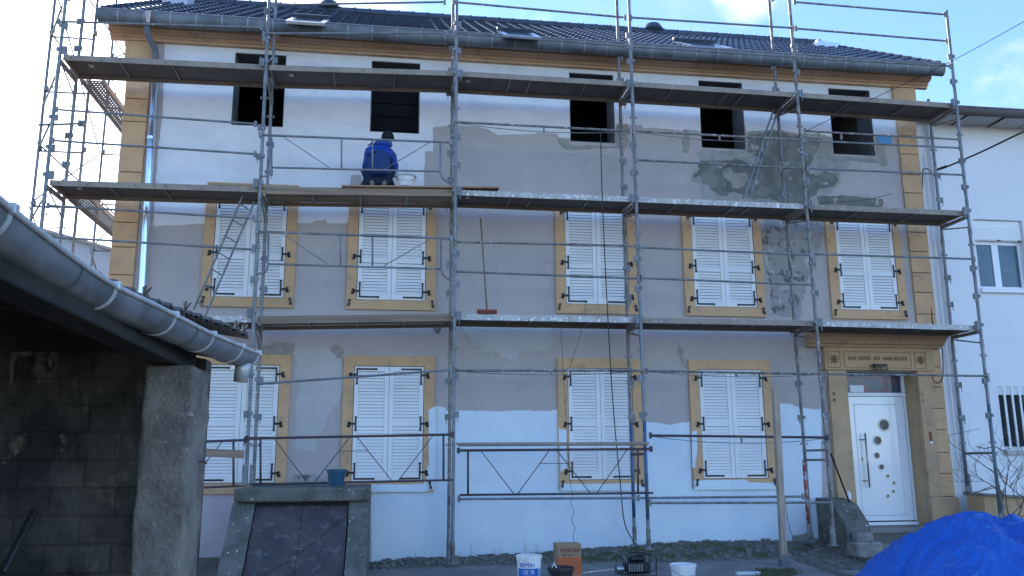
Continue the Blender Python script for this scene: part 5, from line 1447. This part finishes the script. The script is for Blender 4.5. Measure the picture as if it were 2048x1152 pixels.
for i in range(26):
    bm = B(); lathe(bm, (NX0+0.2+i*0.34, -0.42, 8.40), [(0.07, 0), (0.06, 0.03), (0.0, 0.05)], 8); obj('tile_nib', bm, m_neighroof, nb)
def upvc(w_, roller, bars):
    xa, xb, za, zb = w_; Yf = 0.24
    if roller:
        bm = B(); box(bm, xa+0.004, xb-0.004, 0.16, 0.30, zb-0.42, zb-0.004, 0.01); o = obj('shutter_box', bm, m_shutter, nb)
        for k in range(6):
            bm = B(); box(bm, xa+0.03, xb-0.03, 0.150, 0.159, zb-0.40+k*0.045, zb-0.362+k*0.045); obj('slat', bm, m_shutter, o)
        for x in (xa+0.52, xb-0.10):
            bm = B(); box(bm, x, x+0.07, 0.14, 0.158, zb-0.425, zb-0.402); obj('stop', bm, m_iron, o)
        zb -= 0.42
    fw = 0.065
    f = B(); box(f, xa+0.004, xa+fw, Yf, Yf+0.05, za+0.06, zb-0.004); box(f, xb-fw, xb-0.004, Yf, Yf+0.05, za+0.06, zb-0.004)
    xmid = (xa+xb)/2-0.03
    box(f, xmid-0.07, xmid+0.07, Yf, Yf+0.05, za+0.13, zb-0.07)
    box(f, xa+fw+0.001, xb-fw-0.001, Yf, Yf+0.05, za+0.06, za+0.129); box(f, xa+fw+0.001, xb-fw-0.001, Yf, Yf+0.05, zb-0.069, zb-0.004)
    fr = obj('window', f, m_frame, nb)
    for a, b in ((xa+fw+0.001, xmid-0.071), (xmid+0.071, xb-fw-0.001)):
        bm = B(); box(bm, a, b, Yf+0.02, Yf+0.03, za+0.13, zb-0.07); obj('pane', bm, m_glass2 if roller else m_glass, fr)
    bm = B(); box(bm, xa-0.02, xb+0.02, 0.03, 0.235, za-0.03, za+0.058, 0.01); obj('window_sill', bm, m_frame if roller else m_soffit, nb)
    if bars:
        n = 9
        for k in range(n):
            x = xa+0.10+k*(xb-xa-0.2)/(n-1)
            bm = B(); box(bm, x-0.018, x+0.018, 0.05, 0.075, za+0.06, zb-0.002); obj('window_bar', bm, m_shutter, fr)
upvc(w1, True, False); upvc(w2, False, True)
bm = B(); box(bm, w2[0]+0.004, w2[1]-0.004, 0.12, 0.20, w2[3]-0.16, w2[3]-0.004); obj('lintel_box', bm, m_frame, nb)
bm = B(); tube(bm, [(15.30, 0.02, 8.2), (15.32, 0.03, 0.2)], 0.045, 12)
nd_ = obj('downpipe', bm, m_frame, nb, smooth=True)
for z in (7.2, 5.6, 3.9, 2.9, 1.6):
    bm = B(); lathe(bm, (15.31, 0.025, z), [(0.052, 0), (0.052, 0.05)], 12, True, True); obj('pipe_collar', bm, m_frame, nd_)
bm = B(); tube(bm, [(15.18, 0.05, 7.6), (15.19, 0.05, 1.3)], 0.014, 8); obj('conduit', bm, m_frame, nb)

# gable of a building far behind on the left
bgb = thing('far_building', 'pale blue-grey sloping roof of a building behind the left scaffold', 'building', (-6, 9, 0))
bm = B(); A_, B_ = at(60, 452, 7.0), at(222, 502, 7.0)
prism(bm, [(A_.x-6, 0), (A_.x-6, A_.z+1.6), (A_.x, A_.z), (B_.x, B_.z), (B_.x+4, B_.z-1.2), (B_.x+4, 0)], 'y', 7.0, 11.0); obj('gable_wall', bm, m_bgwall, bgb)
bm = B(); beam(bm, A_+Vector((-0.2, -0.02, 0.03)), B_+Vector((0.5, -0.02, -0.10)), 0.3, 0.07); obj('roof_edge', bm, m_soffit, bgb)
# ------------------------------------------------------------ shed in the left foreground
sh = thing('shed', 'low open shed in the left foreground with sagging zinc gutter and concrete pier', 'shed', (2.0, -10.0, 0.0))
# gutter path, its outer rim measured along the eave
rim = [(3.62, -13.6, 2.36), (3.50, -12.2, 2.352), (3.472, -11.6, 2.35), (3.462, -11.05, 2.35), (3.535, -10.55, 2.347), (3.60, -9.72, 2.35), (3.68, -9.2, 2.35), (3.765, -8.62, 2.352)]
GR = 0.098
def gutter_mesh(r, a0, a1, path, th=0.004, n=16):
    bm = B(); rows = []
    for (x, y, z) in path:
        c = Vector((x-GR, y, z))
        rows.append(([bm.verts.new(c+Vector((-math.cos(a)*r, 0, -math.sin(a)*r))) for a in [a0+(a1-a0)*k/n for k in range(n+1)]],
                     [bm.verts.new(c+Vector((-math.cos(a)*(r-th), 0, -math.sin(a)*(r-th)))) for a in [a0+(a1-a0)*k/n for k in range(n+1)]]))
    for (o1, i1), (o2, i2) in zip(rows, rows[1:]):
        for k in range(n):
            bm.faces.new((o1[k], o1[k+1], o2[k+1], o2[k])); bm.faces.new((i1[k+1], i1[k], i2[k], i2[k+1]))
        bm.faces.new((o1[0], o2[0], i2[0], i1[0])); bm.faces.new((o1[n], i1[n], i2[n], o2[n]))
    for o1, i1 in (rows[0], rows[-1]):
        for k in range(n): bm.faces.new((o1[k], i1[k], i1[k+1], o1[k+1]))
    return bm
def interp(y):
    for a, b in zip(rim, rim[1:]):
        if a[1] <= y <= b[1]:
            t = (y-a[1])/(b[1]-a[1]); return tuple(a[i]+(b[i]-a[i])*t for i in range(3))
    return rim[-1]
fine = [interp(-13.6+k*0.1) for k in range(50)]
# smooth the kinks
for _ in range(3):
    fine = [fine[0]]+[tuple((fine[k-1][i]+2*fine[k][i]+fine[k+1][i])/4 for i in range(3)) for k in range(1, len(fine)-1)]+[fine[-1]]
def fx(y):
    for a, b in zip(fine, fine[1:]):
        if a[1] <= y <= b[1]:
            t = (y-a[1])/(b[1]-a[1]); return tuple(a[i]+(b[i]-a[i])*t for i in range(3))
    return fine[-1]
gt = obj('gutter', gutter_mesh(GR, 0.0, math.pi, fine), m_zinc2, sh, smooth=True, auto=50)
bm = B(); tube(bm, [Vector(p)+Vector((0.004, 0, 0.004)) for p in fine], 0.012, 8); obj('gutter_rim', bm, m_strap2, gt, smooth=True)
for y in (-12.62, -12.16, -11.02, -10.30, -9.62, -9.08, -8.72):
    p = [fx(y+d) for d in (-0.013, 0.013)]
    obj('gutter_strap', gutter_mesh(GR+0.006, 0.15, math.pi+0.05, p, 0.005), m_strap2, gt, smooth=True, auto=50)
    a = fx(y); bm = B(); box(bm, a[0]-0.012, a[0]+0.022, a[1]-0.018, a[1]+0.018, a[2]-0.012, a[2]+0.024, 0.004); obj('strap_clip', bm, m_strap2, gt)
for y in (-11.42, -9.90):      # overlap joints
    p = [fx(y+d) for d in (-0.004, 0.012)]
    obj('gutter_joint', gutter_mesh(GR+0.003, 0.1, math.pi, p, 0.003), m_gap, gt)
e = fine[-1]
bm = B(); prism(bm, [(e[0]-GR-math.cos(a)*GR, e[2]-math.sin(a)*GR) for a in [math.pi*k/16 for k in range(17)]], 'y', e[1]+0.001, e[1]+0.005); obj('gutter_end', bm, m_zinc2, gt)
bm = B(); tube(bm, [(e[0]-GR, e[1]-0.07, e[2]-0.075), (e[0]-GR, e[1]-0.07, e[2]-0.12), (e[0]-GR-0.005, e[1]-0.07, e[2]-0.20)], [0.062, 0.052, 0.047], 16)
obj('gutter_outlet', bm, m_strap2, gt, smooth=True)
# roof: clay pantiles sloping up to the left, seen edge-on above the gutter
m_shedtile = mat('dark_clay_tile', (0.11, 0.10, 0.095), 0.8, col2=(0.07, 0.068, 0.065), ns=9, bump=0.4, vary=0.2)
SS = 0.20                     # slope of the roof
def pan_bm(L=0.40, W=0.17):
    bm = B(); n = 8; rows = []
    for (s, dz) in ((0, 0.016), (L, 0.0)):
        rows.append([bm.verts.new((-s, W*k/n, s*SS+dz+0.030*math.sin(math.pi*k/n)**1.4)) for k in range(n+1)])
    low = [bm.verts.new((0, W*k/n, 0.004+0.022*math.sin(math.pi*k/n)**1.4)) for k in range(n+1)]
    lb = [bm.verts.new((-L, W*k/n, L*SS-0.012+0.022*math.sin(math.pi*k/n)**1.4)) for k in range(n+1)]
    for k in range(n):
        bm.faces.new((rows[0][k], rows[0][k+1], rows[1][k+1], rows[1][k])); bm.faces.new((low[k], low[k+1], rows[0][k+1], rows[0][k])); bm.faces.new((low[k+1], low[k], lb[k], lb[k+1]))
    return bm
pan_me = mesh_of('clay_tile', pan_bm(), m_shedtile, True)
bm = B(); prism(bm, [(3.46, 2.32), (3.46, 2.345), (-1.2, 2.345+4.66*SS), (-1.2, 2.32+4.66*SS)], 'y', -15.6, -8.66)
shroof = obj('roof', bm, m_darkwood, sh)
def lift(y): return 0.085*max(0, min(1, (y+10.6)/1.4))
y = -13.5
random.seed(3)
while y < -8.78:
    ex = fx(y+0.08)[0]-0.10
    for r in range(3):
        if r == 0 or y > -12: inst('clay_tile', pan_me, shroof, (ex-r*0.36+0.03, y, 2.372+lift(y)+r*0.36*SS+random.uniform(-.003, .004)), rot=(0, 0, random.uniform(-.02, .02)))
    y += 0.172
bm = B()
src = pan_bm(); src.verts.ensure_lookup_table()
for k, v in enumerate(src.verts): v.index = k
sv = [v.co.copy() for v in src.verts]; sf = [[v.index for v in f.verts] for f in src.faces]
for r in range(3, 12):
    y = -13.5
    while y < -8.78:
        o = Vector((3.46-r*0.36, y, 2.372+r*0.36*SS)); nv = [bm.verts.new(c+o) for c in sv]
        for f in sf: bm.faces.new([nv[k] for k in f])
        y += 0.172
tag(obj('upper_roof_tiles', bm, m_shedtile, shroof), kind='stuff')
for y in (-10.55, -9.93, -9.02, -8.85):        # little snow hooks
    p = fx(y); X, Z = p[0]-0.07, p[2]+0.075+lift(y)
    bm = B()
    for d in ((0.05, 0.05, 0.05), (0.06, -0.01, 0.03), (-0.02, 0.05, 0.05), (0.02, -0.03, 0.055)):
        tube(bm, [(X, y, Z-0.03), (X+d[0]*0.5, y+d[1]*0.5, Z+d[2]*0.5)], 0.006, 5)
    obj('tile_hook', bm, m_shedtile, shroof)
# timbers
def timber(x0, x1, y0, y1, z0, z1, nm='eave_beam'):
    bm = B(); box(bm, x0, x1, y0, y1, z0, z1, 0.006); return obj(nm, bm, m_darkwood, sh)
timber(3.24, 3.40, -15.5, -9.01, 2.19, 2.312)
for k, y in enumerate([-14.9+0.62*i for i in range(10)]):
    bm = B(); beam(bm, (3.23, y, 2.30), (-1.1, y, 2.30+4.33*SS), 0.07, 0.10, up=(0, 0, 1)); obj('rafter', bm, m_darkwood, sh)
timber(1.6, 1.75, -15.5, -8.72, 2.44, 2.56, 'purlin')
# pier
bm = B(); box(bm, 3.215, 3.495, -9.5, -9.0, -0.05, 2.185, 0.015)
bmesh.ops.subdivide_edges(bm, edges=[e_ for e_ in bm.edges if e_.calc_length() > 0.2], cuts=7, use_grid_fill=True)
bmesh.ops.triangulate(bm, faces=bm.faces)
bmesh.ops.subdivide_edges(bm, edges=[e_ for e_ in bm.edges if e_.calc_length() > 0.09], cuts=2)
bmesh.ops.triangulate(bm, faces=bm.faces)
for v in bm.verts:
    d = Vector((noise.fractal(v.co*6, 1, 2, 5), noise.fractal(v.co*6+Vector((5, 0, 0)), 1, 2, 5), 0))*0.016
    v.co += d+Vector((noise.noise(v.co*1.7)*0.012, 0, 0))
pier = obj('concrete_pier', bm, m_concrete, sh, smooth=True)
bm = B(); p = Vector((3.50, -9.2, 1.62)); tube(bm, [p, p+Vector((0.02, 0, 0.0)), p+Vector((0.05, -0.03, -0.01))], 0.006, 5); obj('rusty_nail', bm, m_rust, pier)
# blocks of the back wall, each its own piece, mortar recessed behind them
bm = B(); prism(bm, [(-1.5, -0.05), (3.40, -0.05), (3.40, 2.315), (-1.5, 3.25)], 'y', -8.691, -8.50); bwall = obj('back_wall', bm, m_mortar, sh)
bm = B(); prism(bm, [(-16.0, -0.05), (-8.5, -0.05), (-8.5, 3.2), (-16.0, 3.2)], 'x', -1.7, -1.51); obj('side_wall', bm, m_mortar, sh)  # unseen wall added to keep sky light out of the shed
bkm = []
for v_ in range(5):
    bm = B(); box(bm, 0, 0.399, -0.016, 0, 0, 0.172, 0.006)
    bmesh.ops.triangulate(bm, faces=bm.faces)
    bmesh.ops.subdivide_edges(bm, edges=[e_ for e_ in bm.edges if e_.calc_length() > 0.1], cuts=2); 
    for v in bm.verts: v.co += Vector((0, -1, 0))*noise.fractal(v.co*9+Vector((v_*3, 0, 0)), 1, 2, 3)*0.006+Vector((noise.noise(v.co*6+Vector((v_, 0, 0)))*0.006, 0, noise.noise(v.co*6+Vector((0, v_, 0)))*0.005))
    bkm.append(mesh_of('block', bm, m_block))
z = 0.02; r = 0
while z < 3.0:
    x = -1.4-(0.2 if r % 2 else 0)
    while x < min(3.0, 3.1-max(0, z-2.15)/SS):
        inst('block', random.choice(bkm), bwall, (x, -8.682+random.uniform(-0.006, 0.004), z)); x += 0.408
    z += 0.180; r += 1
bm = B(); tube(bm, [at(70, 1020, -9.3), at(5, 1145, -9.5)], 0.02, 8); tag(obj('leaning_bar', bm, m_black), 'dark iron bar leaning inside the shed against the block wall', 'bar')
for px in ([(22, 704), (58, 702), (66, 709), (52, 714), (40, 712), (30, 722), (26, 762), (20, 770), (19, 735)], [(96, 715), (104, 720), (103, 735), (96, 732)], [(20, 892), (42, 866), (62, 875), (58, 890), (36, 898)], [(85, 880), (110, 868), (118, 884), (104, 892)]):
    pts = [(p.x, p.z) for p in [at(x, y, -8.72) for x, y in px]]
    bm = B(); prism(bm, jag(pts, 0.01, 0.02, 8), 'y', -8.722, -8.708); obj('mortar_smear', bm, m_stone if px[0][1] < 880 else m_block, bwall)

# ------------------------------------------------------------ tarpaulin heap
prof_x = [(10.34, 0.0), (10.42, 0.22), (10.50, 0.31), (10.68, 0.52), (10.88, 0.68), (11.1, 0.79), (11.4, 0.905), (11.82, 0.985), (12.05, 0.93), (12.30, 0.80), (12.6, 0.70), (13.0, 0.64), (13.6, 0.62), (14.2, 0.3), (14.5, 0.0)]
def px_(x):
    for (a, ha), (b, hb) in zip(prof_x, prof_x[1:]):
        if a <= x <= b:
            t = (x-a)/(b-a); return ha+(hb-ha)*t
    return 0
bm = B(); nxx, nyy = 250, 150; grid = []
for j in range(nyy+1):
    v = j/nyy; y = -6.9+2.9*v
    row = []
    for i in range(nxx+1):
        x = 10.2+4.35*i/nxx
        d = (y+5.0)
        fall = 1-(abs(d)/(1.75 if d < 0 else 0.95))**2.2
        h = px_(x)*max(0, fall)**0.7
        P_ = Vector((x*1.1, y*1.3, 0))
        h += 0.028*noise.fractal(P_*1.6, 1, 2, 3)*(h > 0.05)+0.012*noise.fractal(P_*7, 1, 2, 3)*(h > 0.05)
        rd = abs(noise.noise(Vector((x*1.6+y*0.9, y*0.7-x*0.5, 4))))
        h -= (0.05-0.25*rd if rd < 0.2 else 0)*min(1, h*3)
        rd2 = abs(noise.noise(Vector((x*3.2-y*1.8, y*2.2+x*0.6, 9))))
        h += (0.022-0.11*rd2 if rd2 < 0.2 else 0)*min(1, h*3)
        for fq, am_, wd_ in ((2.4, 0.020, 0.16), (4.6, 0.016, 0.14), (8.0, 0.008, 0.16)):      # creases
            r_ = abs(noise.noise(Vector((x*fq*0.8+y*fq*0.9+2, y*fq*1.3-x*fq*0.5, fq))))
            if r_ < wd_: h += am_*(1-r_/wd_)**1.5*min(1, h*3)
        if d < 0: h += 0.10*math.exp(-((x-12.45-0.5*d)**2)/0.05)*math.exp(-((d+0.5)**2)/0.15) - 0.13*math.exp(-((x-11.95-0.35*d)**2)/0.03)*math.exp(-((d+0.6)**2)/0.2)
        s_ = y+5.15-0.42*(x-12.2)          # one long fold running back to the right
        if 11.7 < x: h += 0.035*math.exp(-(s_/0.10)**2)*min(1, (x-11.7)*2)*min(1, h*2)-0.08*math.exp(-((s_+0.22)/0.10)**2)*min(1, (x-11.7)*2)*min(1, h*2)
        row.append(bm.verts.new((x, y, max(0.052, h))))
    grid.append(row)
for j in range(nyy):
    for i in range(nxx): bm.faces.new((grid[j][i], grid[j][i+1], grid[j+1][i+1], grid[j+1][i]))
tarp = tag(obj('tarpaulin', bm, m_tarp, smooth=True), 'bright blue tarpaulin thrown over a heap in the lower right corner', 'tarpaulin')

# ------------------------------------------------------------ bare shrub at the right edge
random.seed(21)
sb = thing('bare_shrub', 'leafless shrub with tangled thin branches in front of the barred window at the right edge', 'shrub', at(2012, 1040, -1.0))
bm = B()
def branch(p, d, L, r, depth):
    pts = [p]; n = 5
    for k in range(n):
        d = (d+Vector((random.uniform(-.22, .22), random.uniform(-.15, .15), random.uniform(-.12, .16)))).normalized()
        pts.append(pts[-1]+d*L/n)
    tube(bm, pts, [r*(1-0.12*k) for k in range(n+1)], 5)
    if depth > 0:
        for k in range(random.choice((2, 3, 3))):
            q = pts[random.randint(2, n)]
            ax = Vector((random.uniform(-1, 1), random.uniform(-.5, .5), random.uniform(-.1, .7))).normalized()
            branch(q, (d*0.6+ax).normalized(), L*random.uniform(0.5, 0.8), r*0.62, depth-1)
base = at(2015, 1050, -1.0)
for dx, lean_ in ((0, -0.05), (0.05, 0.15), (0.03, 0.02)):
    branch(base+Vector((dx, 0, -0.25)), Vector((lean_, 0, 1)), 0.95, 0.016, 4)
obj('branches', bm, m_bark, sb)
for k, px in enumerate(([(2005, 990), (1985, 972), (1970, 978), (1955, 985)], [(2012, 985), (1990, 975), (1950, 985), (1930, 992), (1925, 985)], [(2010, 955), (1985, 943), (1960, 925), (1935, 908), (1905, 890), (1897, 880), (1900, 870), (1925, 865), (1960, 857)], [(2014, 905), (1990, 893), (1970, 897), (1953, 893)])):
    bm = B(); tube(bm, [at(x, y, -1.0-0.05*k) for x, y in px], [0.010-0.0008*i for i in range(len(px))], 5); obj('long_branch', bm, m_bark, sb)
